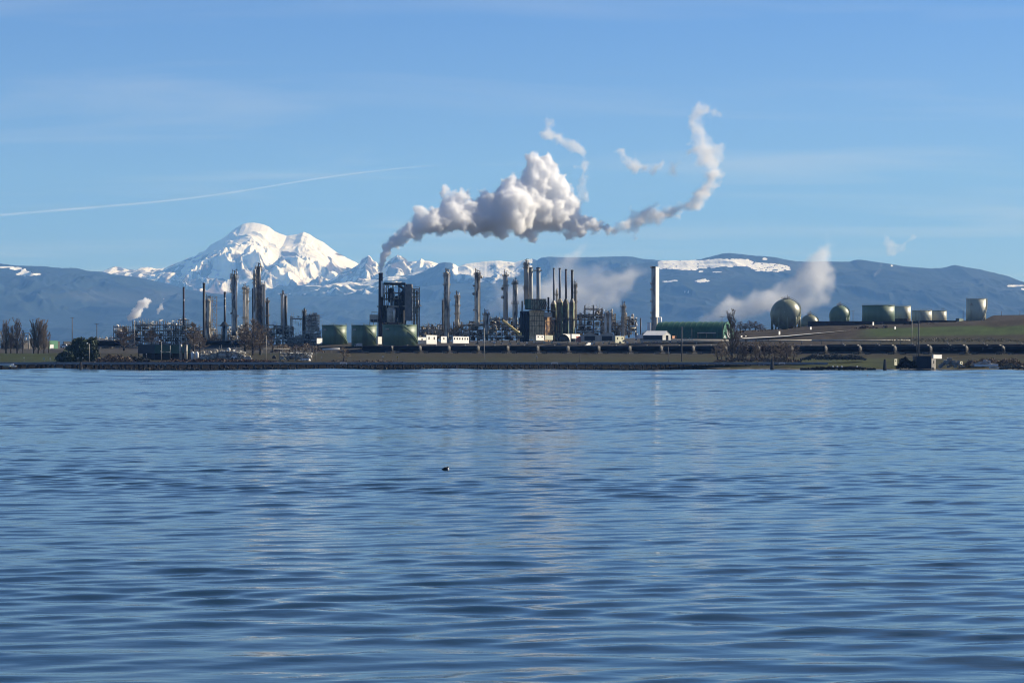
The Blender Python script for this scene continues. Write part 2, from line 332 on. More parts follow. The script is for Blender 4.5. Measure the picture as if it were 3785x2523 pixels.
def ridge(name, label, tab, Yc, depth, floor_z, m, jag=1.0, relief=0.2, rs=600., seed=1., nx=560, ny=110, snowf=None, power=1.15, tanf=None, calm=0.0):
    """a range whose crest line follows tab (photo column, photo row) at Yc metres, sloping down to floor_z towards the viewer"""
    Yc, depth, rs, floor_z = Yc * MS, depth * MS, rs * MS, floor_z * MS
    p0, p1 = tab[0][0], tab[-1][0]
    px = np.linspace(p0, p1, nx); pr = smooth_prof(tab, px, jag, seed); zc = H + (HZ - pr) / F * Yc
    tt = np.concatenate([1 - (1 - np.linspace(0, 1, ny)) ** 1.5, np.linspace(1, 2, 18)[1:]])
    PXm, T = np.meshgrid(px, tt); ZC = np.repeat(zc[None], len(tt), 0)
    x = (PXm - CX) / F * Yc; Y = Yc - depth * (1 - T)
    g = np.where(T <= 1, np.power(np.clip(T, 0, 1), power), 1 - np.clip(T - 1, 0, 1) ** 1.2)
    zs = H + (HZ - (smooth_prof(tab, px, 0, seed))) / F * Yc
    ker = np.exp(-np.linspace(-2, 2, 61) ** 2); ker /= ker.sum(); zsm = np.convolve(np.pad(zs, 30, 'edge'), ker, 'valid')
    zsm = np.minimum(zsm, zs)
    w = ss(0.45, 1.0, np.minimum(T, 2 - T))
    top = zsm[None] * (1 - w) + ZC * w
    r = ridged(x / rs + seed * 7.7 + 0.25 * fbm(x / rs, Y / rs, 2), Y / (rs * 1.7) + seed, 6, 0.55) - 0.9
    env = (np.clip(T, 0, 1) * (1 - np.clip(T, 0, 1) ** 3)) ** 0.9 * (1 - calm * ss(.45, .8, T))
    z = floor_z + (top - floor_z) * g + relief * (ZC - floor_z) * r * env * (T < 1.6)
    yy = Y
    scale = Yc / np.maximum(Y, 1)
    py = HZ - (z - H) * F / Y
    pxe = CX + x * F / Y
    A = np.zeros(x.shape + (3,))
    if snowf is not None: A[..., 0] = snowf(pxe, py, z / MS, r, T, x / MS, Y / MS)
    A[..., 1] = ss(.1, .9, fbm(x / MS / 260 + seed, Y / MS / 500, 5)) * .55 + ss(.3, .6, fbm(x / MS / 60 + seed, Y / MS / 120, 4)) * .25
    if tanf is not None: A[..., 1] = tanf(pxe, py, x / MS, Y / MS)
    o = grid_mesh(name, x, Y, z, m, A)
    return tag(o, label, kind='structure')
forest = land_mat('forested hillside', (0.018, 0.030, 0.034))
alpine = land_mat('alpine rock and snow', (0.085, 0.08, 0.078))
BK = [(300,1015),(340,1008),(375,1004),(392,996),(425,984),(445,988),(460,993),(500,998),(520,990),(545,987),(580,993),(610,990),(640,976),(665,968),(690,955),(720,948),(735,934),(760,926),(775,906),(800,893),(820,884),(845,864),(870,844),(895,829),(912,824),(940,823),(970,828),(995,838),(1015,855),(1040,865),(1060,872),(1075,869),(1100,865),(1122,857),(1145,866),(1165,880),(1195,895),(1220,914),(1240,930),(1260,940),(1285,955),(1310,966),(1330,978),(1400,1000),(1500,1020)]
def bsnow(pxe, py, z, r, T, x, Y):
    n = fbm(x / 160, Y / 300 + 4, 5); v = 1.05 - 0.46 * ss(915, 1060, py) + 0.5 * n
    v = v - 0.75 * ss(0.05, 0.5, gnoise(x / 90 + 3, Y / 200)) * ss(890, 940, py) - 0.5 * ss(850, 760, pxe) * ss(.1, .5, fbm(x / 70, Y / 120, 3))
    v = v + 0.6 * ss(-1, 1, (930 - py) / 20)
    v = v - 0.9 * ss(1072, 1100, py + 16 * n)
    return v
ridge('snowy_mountain', 'tall snow covered volcano with a rounded summit and a lower right peak', BK, 17500, 2200, 300, alpine, jag=1.0, relief=0.27, rs=340, seed=2.3, nx=720, ny=270, snowf=bsnow, power=0.9, calm=0.74)
PK = [(1150,1075),(1210,1045),(1265,1005),(1290,998),(1315,985),(1330,972),(1338,956),(1352,950),(1362,943),(1372,951),(1378,962),(1390,968),(1402,985),(1420,985),(1435,965),(1452,952),(1470,942),(1482,946),(1500,955),(1508,968),(1530,966),(1548,964),(1557,954),(1568,963),(1590,965),(1615,973),(1640,985),(1760,1010)]
def psnow(pxe, py, z, r, T, x, Y):
    n = fbm(x / 90 + 9, Y / 150, 5)
    v = 0.40 + 0.6 * n + 0.5 * ss(1500, 1520, pxe) * ss(1010, 985, py) + 0.5 * ss(1385, 1400, pxe) * ss(1440, 1415, pxe)
    return v - 0.7 * ss(1040, 1070, py)
ridge('snowy_peaks', 'sharp blue rocky peaks with snow gullies right of the volcano', PK, 16300, 1300, 330, alpine, jag=1.3, relief=0.2, rs=260, seed=5.1, nx=420, ny=170, snowf=psnow, power=0.8)
# patchy snow hills in front
S2 = [(560,1120),(700,1098),(820,1092),(860,1078),(900,1068),(960,1090),(1020,1062),(1060,1056),(1150,1054),(1190,1056),(1250,1042),(1330,1040),(1400,1028),(1440,1022),(1500,1015),(1550,1003),(1600,985),(1650,1000),(1760,1040)]
def s2snow(pxe, py, z, r, T, x, Y):
    n = fbm(x / 110 + 2, Y / 60, 5); return 0.22 + 0.66 * n + 0.34 * ss(1130, 1200, pxe) * ss(1085, 1055, py) - 0.5 * ss(1085, 1100, py) - 0.3 * ss(1150, 1100, pxe)
ridge('snow_dusted_foothills', 'blue wooded foothills dusted with snow below the peaks', S2, 14900, 1500, 150, forest, jag=1.5, relief=0.3, rs=500, seed=3.4, nx=500, ny=120, snowf=s2snow)
H3 = [(1450,1060),(1540,1012),(1570,1003),(1600,988),(1625,972),(1645,969),(1665,971),(1680,977),(1695,986),(1720,975),(1790,966),(1850,963),(1880,967),(1900,969),(1950,958),(1968,956),(1985,962),(2000,952),(2030,949),(2100,950),(2200,950),(2300,947),(2340,949),(2370,956),(2445,962),(2520,990)]
def h3snow(pxe, py, z, r, T, x, Y):
    n = fbm(x / 120 + 12, Y / 200 + 3, 5); band = ss(1660, 1690, pxe) * ss(1972, 1962, pxe)
    lim = np.interp(pxe, [1680, 1750, 1850, 1968], [1055, 1035, 1022, 1000])
    return band * (1.1 - 0.9 * ss(lim - 40, lim + 25, py) + 0.75 * n) + 0.0
ridge('snow_streaked_hill', 'dark forested hill with a snow streaked top behind the middle towers', H3, 13800, 2300, 60, forest, jag=1.0, relief=0.25, rs=500, seed=6.2, nx=560, ny=160, snowf=h3snow)
H4 = [(1300,1210),(1700,1140),(2000,1068),(2200,1010),(2290,987),(2360,976),(2420,968),(2445,963),(2500,962),(2560,961),(2590,958),(2620,950),(2650,942),(2672,937),(2700,935),(2730,938),(2790,945),(2830,947),(2860,950),(2900,958),(2940,965),(3000,968),(3060,966),(3100,967),(3140,967),(3155,962),(3170,959),(3200,962),(3240,968),(3290,975),(3340,984),(3390,988),(3440,992),(3480,990),(3500,986),(3515,981),(3530,979),(3545,982),(3580,989),(3620,995),(3680,1009),(3730,1021),(3785,1044),(3900,1090),(4300,1200)]
def h4snow(pxe, py, z, r, T, x, Y):
    n = fbm(pxe / 26., py / 9., 5); n3 = fbm(pxe / 60., py / 30., 3)
    top = np.interp(pxe, [2430, 2600, 2660, 2760, 2800, 2870, 2925], [962, 962, 956, 958, 970, 976, 984])
    bot = np.interp(pxe, [2430, 2560, 2650, 2760, 2800, 2870, 2925], [994, 998, 988, 984, 1004, 1004, 998])
    v = 1.25 * ss(top - 2, top + 1, py + 2 * n) * ss(bot + 2, bot - 2, py + 3 * n) * ss(2425, 2440, pxe) * ss(2930, 2915, pxe + 8 * n)
    v = v - 0.8 * ss(0.25, 0.6, fbm(pxe / 30 + 8, py / 5, 4)) * ss(2740, 2800, pxe) - .5 * ss(0.45, .7, fbm(pxe / 40 + 3, py / 4, 4))
    v = v - .75 * ss(0.2, .55, fbm(pxe / 13 + 5, py / 3.2, 4)) - .5 * ss(.1, .5, fbm(pxe / 35 + 1, py / 8, 4)) * ss(974, 990, py)
    def spot(cx, cyy, rx, ryy): return ss(1.2, 0.7, np.hypot((pxe - cx) / rx, (py - cyy) / ryy) + 0.5 * n)
    for s_ in [(2598, 1037, 22, 7), (2475, 1040, 20, 3), (2500, 1037, 12, 3), (2540, 1078, 16, 2), (2650, 1005, 18, 3), (2590, 1003, 9, 3), (2827, 956, 10, 4), (3297, 982, 5, 3), (3755, 1056, 28, 4), (3790, 1068, 14, 4)]:
        v = np.maximum(v, spot(*s_))
    return v
ridge('long_forested_ridge', 'long dark blue forested ridge with a flat snowfield behind the storage tanks', H4, 12000, 3400, 30, forest, jag=0.7, relief=0.15, rs=700, seed=8.8, nx=1300, ny=190, snowf=h4snow)
H1 = [(-700,960),(-200,968),(0,974),(60,981),(170,985),(230,991),(280,990),(320,1000),(380,1005),(430,1017),(480,1020),(530,1028),(580,1040),(630,1051),(690,1068),(740,1077),(800,1085),(900,1092),(1000,1110),(1120,1150),(1250,1200)]
def h1snow(pxe, py, z, r, T, x, Y):
    n = fbm(pxe / 30., py / 10. + 3, 4)
    def spot(cx, cyy, rx, ryy): return ss(1.2, 0.7, np.hypot((pxe - cx) / rx, (py - cyy) / ryy) + 0.45 * n)
    return np.maximum.reduce([spot(10, 987, 45, 3), spot(60, 992, 26, 5), spot(95, 1012, 34, 8), spot(140, 1013, 12, 3), spot(85, 1000, 12, 8)])
def h1tan(pxe, py, x, Y): return ss(1.2, 0.4, np.hypot((pxe - 470) / 260, (py - 1095) / 34) + 0.35 * fbm(pxe / 60, py / 30, 4)) * 0.8
ridge('forested_hill', 'long dark blue forested hill behind the bare poplars', H1, 11500, 3600, 30, forest, jag=0.8, relief=0.24, rs=560, seed=1.4, nx=520, ny=200, snowf=h1snow, tanf=h1tan)
F1 = [(600,1105),(700,1092),(800,1088),(900,1098),(1000,1100),(1100,1092),(1200,1096),(1300,1090),(1450,1085),(1550,1060),(1650,1050),(1800,1040),(1950,1030),(2100,1020),(2300,1010),(2450,1010),(2600,1030)]
ridge('dark_lowland_forest', 'plain dark blue wooded slope below the snowy hills', F1, 13200, 3000, 20, forest, jag=1.5, relief=0.24, rs=500, seed=4.7, nx=360, ny=120)

# ------------------------------------------------------------------ haze
hz = MB().box(-26000, 26000, -60, 40000, -4.0, 3400).build('haze', bpy.data.materials.new('air'))
hm = hz.data.materials[0]; hm.use_nodes = True; t = hm.node_tree; t.nodes.remove(t.nodes['Principled BSDF'])
pv = t.nodes.new('ShaderNodeVolumePrincipled'); pv.inputs['Color'].default_value = (*HAZE_COL, 1); pv.inputs['Density'].default_value = HAZE_D
pv.inputs['Absorption Color'].default_value = (1, 1, 1, 1); pv.inputs['Anisotropy'].default_value = 0.0
t.links.new(pv.outputs[0], t.nodes['Material Output'].inputs['Volume'])
tag(hz, 'thin blue haze in the air between the shore and the far mountains', kind='stuff')
# ------------------------------------------------------------------ smoke, steam, contrail
ICO = None
def ico():
    global ICO
    if ICO is None:
        import bmesh
        bm = bmesh.new(); bmesh.ops.create_icosphere(bm, subdivisions=2, radius=1.0)
        ICO = (np.array([v.co[:] for v in bm.verts]), np.array([[v.index for v in f.verts] for f in bm.faces])); bm.free()
    return ICO
def cauliflower(name, balls, Y0, voxel, m, label, seed=1, kids=16, grand=5, surge=9, set_back=0.0):
    """balls: (px, py, radius px[, y offset m]) puffs, each budding smaller puffs, merged into one billowing skin"""
    rr = np.random.RandomState(seed); S = []
    for b in balls:
        px, py, r = b[:3]; Yb = Y0 + rr.uniform(-.35, .35) * r * Y0 / F + set_back * max(0, px - 1407)     # smoke set back so its shadow falls clear of the green tanks
        R = r * Yb / F; c = np.array([X(px, Yb), Yb, Z(py, Yb)]); S.append((c, R * 0.78))
        for k in range(kids):
            d = rr.normal(size=3); d /= np.linalg.norm(d); q = R * rr.uniform(0.2, 0.5); cc = c + d * (R * rr.uniform(.62, .82)); S.append((cc, q))
            for j in range(grand):
                d2 = rr.normal(size=3) + d * 1.2; d2 /= np.linalg.norm(d2); q2 = q * rr.uniform(.3, .5)
                if q2 > voxel * 0.9: S.append((cc + d2 * q * 0.85, q2))
    V, Fc = ico(); vs = np.concatenate([V * q + c for c, q in S]); fs = np.concatenate([Fc + k * len(V) for k in range(len(S))])
    o0 = vs.mean(0)
    me = bpy.data.meshes.new(name); me.vertices.add(len(vs)); me.vertices.foreach_set('co', (vs - o0).astype(np.float32).ravel())
    me.loops.add(fs.size); me.loops.foreach_set('vertex_index', fs.ravel().astype(np.int32)); me.polygons.add(len(fs))
    me.polygons.foreach_set('loop_start', np.arange(0, fs.size, 3, dtype=np.int32)); me.polygons.foreach_set('loop_total', np.full(len(fs), 3, dtype=np.int32)); me.update(calc_edges=True)
    o = bpy.data.objects.new(name, me); C.objects.link(o); o.location = o0
    md = o.modifiers.new('merge', 'REMESH'); md.mode = 'VOXEL'; md.voxel_size = voxel
    tx = bpy.data.textures.new('surge', 'CLOUDS'); tx.noise_scale = voxel * 11; tx.noise_depth = 2
    md = o.modifiers.new('surge', 'DISPLACE'); md.texture = tx; md.strength = voxel * surge; md.mid_level = 0.55
    tx = bpy.data.textures.new('billow', 'CLOUDS'); tx.noise_scale = voxel * 4; tx.noise_depth = 5
    md = o.modifiers.new('billow', 'DISPLACE'); md.texture = tx; md.strength = voxel * 4.5; md.mid_level = 0.55
    dg = bpy.context.evaluated_depsgraph_get(); ev = bpy.data.meshes.new_from_object(o.evaluated_get(dg)); o.modifiers.clear(); o.data = ev
    ev.materials.clear()
    return tag(o, label, kind='stuff')
def fog(name, label, balls, Y0, voxel, band, dens, nscale, erode, soft=0.35, seed=1, kids=14, grand=4, namp=1.0, color=(.999, .999, .999), aniso=0.15, surge=9, set_back=0.0, grow=1.0):
    """smoke as real air: billowing puffs merged, filled with vapour that thins towards the rim and is torn by turbulence"""
    balls = [(b[0], b[1], b[2] * grow) for b in balls]
    o = cauliflower(name, balls, Y0, voxel * 1.2, None, label, seed, kids, grand, surge=surge, set_back=set_back)
    m = bpy.data.materials.new(name + ' vapour'); m.use_nodes = True; t = m.node_tree; t.nodes.remove(t.nodes['Principled BSDF']); nn = t.nodes.new; ll = t.links.new
    at = nn('ShaderNodeAttribute'); at.attribute_name = 'density'
    g = nn('ShaderNodeTexCoord'); mpn = nn('ShaderNodeMapping'); mpn.inputs['Location'].default_value = (seed, seed * 2, seed * 3); ll(g.outputs['Object'], mpn.inputs[0])
    n = nn('ShaderNodeTexNoise'); n.inputs['Scale'].default_value = nscale; n.inputs['Detail'].default_value = 6; n.inputs['Roughness'].default_value = 0.62; n.inputs['Distortion'].default_value = 0.5; ll(mpn.outputs[0], n.inputs['Vector'])
    s = nn('ShaderNodeMath'); s.operation = 'MULTIPLY_ADD'; ll(n.outputs['Fac'], s.inputs[0]); s.inputs[1].default_value = namp; ll(at.outputs['Fac'], s.inputs[2])
    r = nn('ShaderNodeMapRange'); r.interpolation_type = 'SMOOTHSTEP'; ll(s.outputs[0], r.inputs[0]); r.inputs[1].default_value = erode; r.inputs[2].default_value = erode + soft; r.inputs[3].default_value = 0; r.inputs[4].default_value = dens
    k = nn('ShaderNodeMath'); k.operation = 'MULTIPLY'; ll(r.outputs[0], k.inputs[0]); c_ = nn('ShaderNodeMath'); c_.operation = 'MULTIPLY'; c_.use_clamp = True; c_.inputs[1].default_value = 3.0; ll(at.outputs['Fac'], c_.inputs[0]); ll(c_.outputs[0], k.inputs[1])
    v = nn('ShaderNodeVolumeScatter'); v.inputs['Color'].default_value = (*color, 1); v.inputs['Anisotropy'].default_value = aniso; ll(k.outputs[0], v.inputs['Density'])
    ll(v.outputs[0], t.nodes['Material Output'].inputs['Volume'])
    gt = bpy.data.node_groups.new('vapour fill', 'GeometryNodeTree'); gt.interface.new_socket('Geometry', in_out='INPUT', socket_type='NodeSocketGeometry'); gt.interface.new_socket('Geometry', in_out='OUTPUT', socket_type='NodeSocketGeometry')
    gi = gt.nodes.new('NodeGroupInput'); go = gt.nodes.new('NodeGroupOutput'); mv = gt.nodes.new('GeometryNodeMeshToVolume'); sm = gt.nodes.new('GeometryNodeSetMaterial')
    mv.resolution_mode = 'VOXEL_SIZE'; mv.inputs['Density'].default_value = 1.0; mv.inputs['Voxel Size'].default_value = voxel; mv.inputs['Interior Band Width'].default_value = band; sm.inputs['Material'].default_value = m
    gt.links.new(gi.outputs[0], mv.inputs['Mesh']); gt.links.new(mv.outputs[0], sm.inputs['Geometry']); gt.links.new(sm.outputs[0], go.inputs[0])
    md = o.modifiers.new('vapour', 'NODES'); md.node_group = gt
    o.data.materials.clear(); o.data.materials.append(m)
    return o
PB = [(1407, 1009, 10), (1408, 1003, 12), (1409, 996, 13), (1411, 989, 14), (1412, 980, 16), (1414, 970, 18), (1417, 960, 20), (1421, 948, 22), (1427, 933, 24), (1436, 915, 27), (1450, 897, 31), (1468, 882, 33), (1490, 868, 36),
      (1515, 855, 40), (1540, 840, 44), (1570, 832, 48), (1542, 772, 28), (1560, 795, 34), (1600, 830, 55), (1605, 790, 34), (1640, 815, 60), (1655, 740, 34), (1660, 770, 40), (1650, 705, 22), (1690, 800, 66), (1700, 730, 34), (1725, 760, 40),
      (1740, 800, 74), (1790, 800, 78), (1800, 750, 50), (1840, 790, 82), (1870, 720, 58), (1885, 680, 38), (1905, 700, 44), (1895, 790, 86), (1950, 790, 90), (1945, 850, 40), (1960, 720, 60), (1968, 640, 40), (1985, 598, 36), (2015, 620, 42), (1978, 578, 24), (2014, 588, 32), (1962, 604, 32), (1958, 650, 42), (2034, 606, 32), (1948, 690, 40), (2090, 700, 36), (2120, 745, 34),
      (2035, 650, 48), (2065, 690, 46), (2000, 690, 60), (2010, 790, 74), (2060, 780, 62), (2085, 730, 40), (2105, 780, 50), (2060, 835, 40), (2120, 825, 48), (2165, 825, 42), (2150, 860, 28), (2205, 838, 32), (2240, 845, 24), (2110, 870, 24), (1975, 885, 26), (1725, 715, 20), (1745, 700, 16), (1640, 690, 16)]
fog('smoke_plume', 'thick white and grey smoke plume drifting right from the tall brown smoke stack', [(b[0], b[1], b[2] * .98 + (3 if b[1] > 925 and b[0] < 1440 else 4)) for b in PB], 1450, 0.62, 4.3, 0.42, 0.30, 0.66, 0.42, seed=11, kids=20, grand=5, surge=6.5, namp=1.1, set_back=0.13)
fog('smoke_neck', 'narrow dark neck of smoke leaving the mouth of the tall brown stack', [(1407, 1012, 7), (1407, 1006, 8), (1408, 1000, 9), (1409, 993, 11), (1410, 985, 12), (1412, 976, 14), (1415, 966, 16), (1418, 956, 18), (1422, 944, 20), (1430, 930, 21)], 1450, 0.4, 1.1, 0.5, 0.5, 0.52, 0.35, seed=61, kids=14, grand=2, surge=4, set_back=0.13)
fog('smoke_tail', 'torn grey tail of the smoke plume curling upward at its right end',
    [(2215, 850, 34), (2250, 846, 36), (2285, 840, 36), (2320, 822, 42), (2355, 812, 44), (2390, 805, 46), (2430, 795, 46), (2465, 785, 42), (2500, 772, 40), (2535, 758, 36), (2565, 745, 38), (2590, 735, 40), (2612, 712, 42), (2628, 682, 42), (2632, 650, 42), (2340, 880, 20), (2322, 862, 22), (2330, 770, 22), (2400, 752, 22)], 1450, 0.8, 5.0, 0.16, 0.18, 0.76, 0.5, set_back=0.13, grow=1.22, seed=12, kids=12, grand=2, surge=12, namp=1.15)
fog('smoke_wisp', 'pale vertical smoke wisp rising above the end of the plume tail',
    [(2632, 630, 44), (2628, 598, 50), (2616, 566, 52), (2602, 534, 50), (2592, 502, 44), (2582, 470, 40), (2572, 440, 38), (2580, 415, 36), (2612, 408, 32), (2640, 412, 34), (2500, 650, 30), (2488, 628, 34), (2520, 610, 26)], 1450, 0.9, 6.0, 0.10, 0.13, 0.76, 0.5, set_back=0.13, grow=1.25, seed=15, kids=10, grand=1, surge=12, namp=1.2)
fog('smoke_wisp', 'bright small smoke puff standing alone above the thickest part of the plume',
    [(2010, 490, 42), (2035, 498, 42), (2062, 515, 38), (2095, 530, 34), (2130, 535, 40), (2152, 565, 36), (2158, 605, 36), (2158, 645, 34), (2150, 685, 34), (2150, 725, 36), (2135, 760, 34)], 1450, 0.9, 5.5, 0.12, 0.15, 0.78, 0.45, set_back=0.13, grow=1.2, seed=19, kids=10, grand=1, surge=12, namp=1.2)
fog('smoke_wisp', 'ragged grey smoke shred between the plume and its curling tail',
    [(2290, 560, 34), (2316, 578, 36), (2342, 598, 34), (2370, 612, 36), (2400, 620, 38), (2430, 610, 34), (2445, 590, 22), (2360, 640, 22)], 1450, 0.9, 5.5, 0.11, 0.18, 0.78, 0.45, set_back=0.13, grow=1.25, seed=23, kids=10, grand=1, surge=12, namp=1.2)
fog('steam_cloud', 'thin pinkish steam drifting behind the furnace stacks toward the white stack',
    [(1810, 1120, 60), (1860, 1100, 70), (1920, 1090, 75), (1980, 1060, 75), (2040, 1020, 70), (2090, 980, 60), (2130, 940, 52), (2170, 905, 46), (2060, 1090, 90), (2150, 1060, 90), (2230, 1080, 85), (2290, 1050, 75), (2340, 1010, 60), (2390, 1000, 55), (2180, 1140, 80), (2100, 1150, 80), (2210, 1000, 50)], 1640, 1.6, 12, 0.042, 0.045, 0.70, 0.55, grow=1.18, seed=27, kids=10, grand=1, surge=8, namp=1.0)
fog('steam_cloud', 'large pale steam cloud rising behind the big sphere tank',
    [(2600, 1185, 46), (2640, 1160, 56), (2690, 1130, 66), (2730, 1150, 66), (2700, 1080, 34), (2790, 1140, 76), (2830, 1110, 66), (2870, 1120, 76), (2900, 1080, 66), (2950, 1060, 76), (2990, 1020, 80), (3020, 980, 74), (3045, 940, 62), (3058, 905, 48), (3060, 1040, 66), (3050, 1100, 66), (2960, 1120, 76)], 1950, 1.7, 12, 0.050, 0.04, 0.68, 0.5, grow=1.15, seed=31, kids=10, grand=1, surge=8, namp=1.0)
fog('steam_wisp', 'faint ragged steam wisp floating above the right end of the long ridge',
    [(3275, 895, 34), (3300, 910, 36), (3322, 930, 34), (3345, 900, 26), (3370, 880, 26), (3260, 1000, 26), (3240, 1020, 24)], 1950, 1.3, 7, 0.05, 0.10, 0.84, 0.4, grow=1.25, seed=35, kids=8, grand=1, surge=8, namp=1.2)
fog('steam_cloud', 'small white steam plume rising over the leftmost process unit',
    [(474, 1190, 7), (482, 1182, 10), (490, 1174, 12), (500, 1164, 15), (508, 1152, 16), (516, 1140, 17), (526, 1128, 18), (538, 1118, 16), (552, 1112, 13), (590, 1150, 8), (596, 1136, 9), (600, 1120, 8), (604, 1108, 6)], 1500, 0.45, 1.5, 0.42, 0.45, 0.62, 0.4, grow=1.5, seed=51, kids=10, grand=2, surge=10, namp=1.1)

# contrail: a long thin ice cloud, very high and far beyond the mountains
cm = bpy.data.materials.new('contrail ice'); cm.use_nodes = True; t = cm.node_tree; b = t.nodes['Principled BSDF']; nn = t.nodes.new; ll = t.links.new
tr = nn('ShaderNodeBsdfTransparent'); df = nn('ShaderNodeBsdfDiffuse'); df.inputs[0].default_value = (.9, .9, .9, 1); tl = nn('ShaderNodeBsdfTranslucent'); tl.inputs[0].default_value = (.9, .9, .9, 1)
ad = nn('ShaderNodeAddShader'); ll(df.outputs[0], ad.inputs[0]); ll(tl.outputs[0], ad.inputs[1])
lw = nn('ShaderNodeLayerWeight'); lw.inputs[0].default_value = 0.5; iv = nn('ShaderNodeMath'); iv.operation = 'SUBTRACT'; iv.inputs[0].default_value = 1; ll(lw.outputs['Facing'], iv.inputs[1])
nz = nn('ShaderNodeTexNoise'); nz.inputs['Scale'].default_value = 0.0012; nz.inputs['Detail'].default_value = 4; gg = nn('ShaderNodeNewGeometry'); ll(gg.outputs['Position'], nz.inputs['Vector'])
va = nn('ShaderNodeVertexColor'); va.layer_name = 'tint'
m1 = nn('ShaderNodeMath'); m1.operation = 'MULTIPLY'; ll(iv.outputs[0], m1.inputs[0]); ll(nz.outputs['Fac'], m1.inputs[1])
m2 = nn('ShaderNodeMath'); m2.operation = 'MULTIPLY'; ll(m1.outputs[0], m2.inputs[0]); ll(va.outputs[0], m2.inputs[1])
m3 = nn('ShaderNodeMath'); m3.operation = 'MULTIPLY'; ll(m2.outputs[0], m3.inputs[0]); m3.inputs[1].default_value = 0.2
ms = nn('ShaderNodeMixShader'); ll(m3.outputs[0], ms.inputs[0]); ll(tr.outputs[0], ms.inputs[1]); ll(ad.outputs[0], ms.inputs[2]); ll(ms.outputs[0], t.nodes['Material Output'].inputs['Surface'])
CT = [(-1500, 880), (-700, 850), (0, 795), (300, 770), (600, 745), (850, 714), (1000, 688), (1200, 655), (1400, 630), (1600, 610), (1680, 604)]
pp = np.linspace(-1500, 1680, 60); pr = np.interp(pp, [a for a, b in CT], [b for a, b in CT]); ker = np.ones(5) / 5; pr = np.convolve(np.pad(pr, 2, 'edge'), ker, 'valid')
YC = 90000; n = 16; CXx, CYy, CZz, CA = [], [], [], []
for i, (a, bb) in enumerate(zip(pp, pr)):
    r = (5.5 - 2.5 * max(0, a) / 1680) * YC / F; th = np.linspace(0, 2 * math.pi, n + 1)
    CXx.append(np.full(n + 1, X(a, YC))); CYy.append(YC + np.cos(th) * r); CZz.append(Z(bb, YC) + np.sin(th) * r); CA.append(np.full(n + 1, float(ss(1700, 1450, a)) * 0.9 + 0.1 * (a < 1600)))
tag(grid_mesh('contrail', np.array(CXx), np.array(CYy), np.array(CZz), cm, np.array(CA)[..., None].repeat(3, -1)), 'long faint white contrail slanting across the sky above the snowy volcano', 'contrail')
# ------------------------------------------------------------------ refinery building blocks (photo columns/rows -> metres at distance Y)
R0 = random.Random(5)
def base(px, py, Y): return Vector((X(px, Y), Y, Z(py, Y)))
def ring_platform(mb, cx, cy, r, z, w=1.1, rail=1.1, n=12, a0=0.0, a1=2 * math.pi):
    full = a1 - a0 > 6.2; m = n if full else n + 1
    an = [a0 + (a1 - a0) * k / n for k in range(m)]
    vi = [(cx + q * math.cos(a), cy + q * math.sin(a), zz) for zz in (z, z + .18) for q in (r * .98, r + w) for a in an]
    seg = [(k, (k + 1) % m) for k in range(n if full else m - 1)]
    fs = []
    for a, b in seg: fs += [(a, b, m + b, m + a), (2 * m + a, 3 * m + a, 3 * m + b, 2 * m + b), (m + a, m + b, 3 * m + b, 3 * m + a)]
    mb.add(vi, fs)
    pr = [Vector((cx + (r + w - .05) * math.cos(a), cy + (r + w - .05) * math.sin(a), z)) for a in an]
    for a, b in seg:
        for h in (rail, rail * .55): mb.tube(pr[a] + Vector((0, 0, h)), pr[b] + Vector((0, 0, h)), .06, n=3, caps=False)
    for p in pr: mb.tube(p, p + Vector((0, 0, rail)), .06, n=3, caps=False)
    return mb
def stack(px, w, top, bot, Y, m, label, wbot=None, bands=(), plats=(), cat='chimney stack', rim=True, name='smoke_stack', n=20, group=None):
    o = base(px, bot, Y); k = Y / F; r1 = w * k / 2; r0 = (wbot or w) * k / 2; z1 = Z(top, Y)
    e = empty(name, o, label, cat, group)
    MB().lathe(o.x, o.y, [(r0, o.z - 2), (r0, o.z), (r1, z1), (r1 * .85, z1), (r1 * .85, z1 - 1.0)], n).build('stack_shell', m, e, True)
    if rim: MB().lathe(o.x, o.y, [(r1 * 1.03, z1 - .9), (r1 * 1.12, z1 - .85), (r1 * 1.12, z1 - .25), (r1 * 1.03, z1 - .2)], n).build('rim', DARK, e)
    for a, b, bm_ in bands: MB().lathe(o.x, o.y, [(r1 * 1.05, Z(b, Y)), (r1 * 1.05, Z(a, Y))], n).build('band', bm_, e)
    for p in plats: ring_platform(MB(), o.x, o.y, r1 * 1.05, Z(p, Y)).build('platform', DARK, e)
    lx = o.x - r1 * .5; ly = o.y - r1 * 1.05; mb = MB()
    for s in (-.25, .25): mb.tube((lx + s, ly, o.z), (lx + s, ly, z1), .05, n=3, caps=False)
    zz = o.z
    while zz < z1: mb.box(lx - .3, lx + .3, ly - .04, ly + .04, zz, zz + .06); zz += 2.4
    mb.build('ladder', DARK, e)
    return e
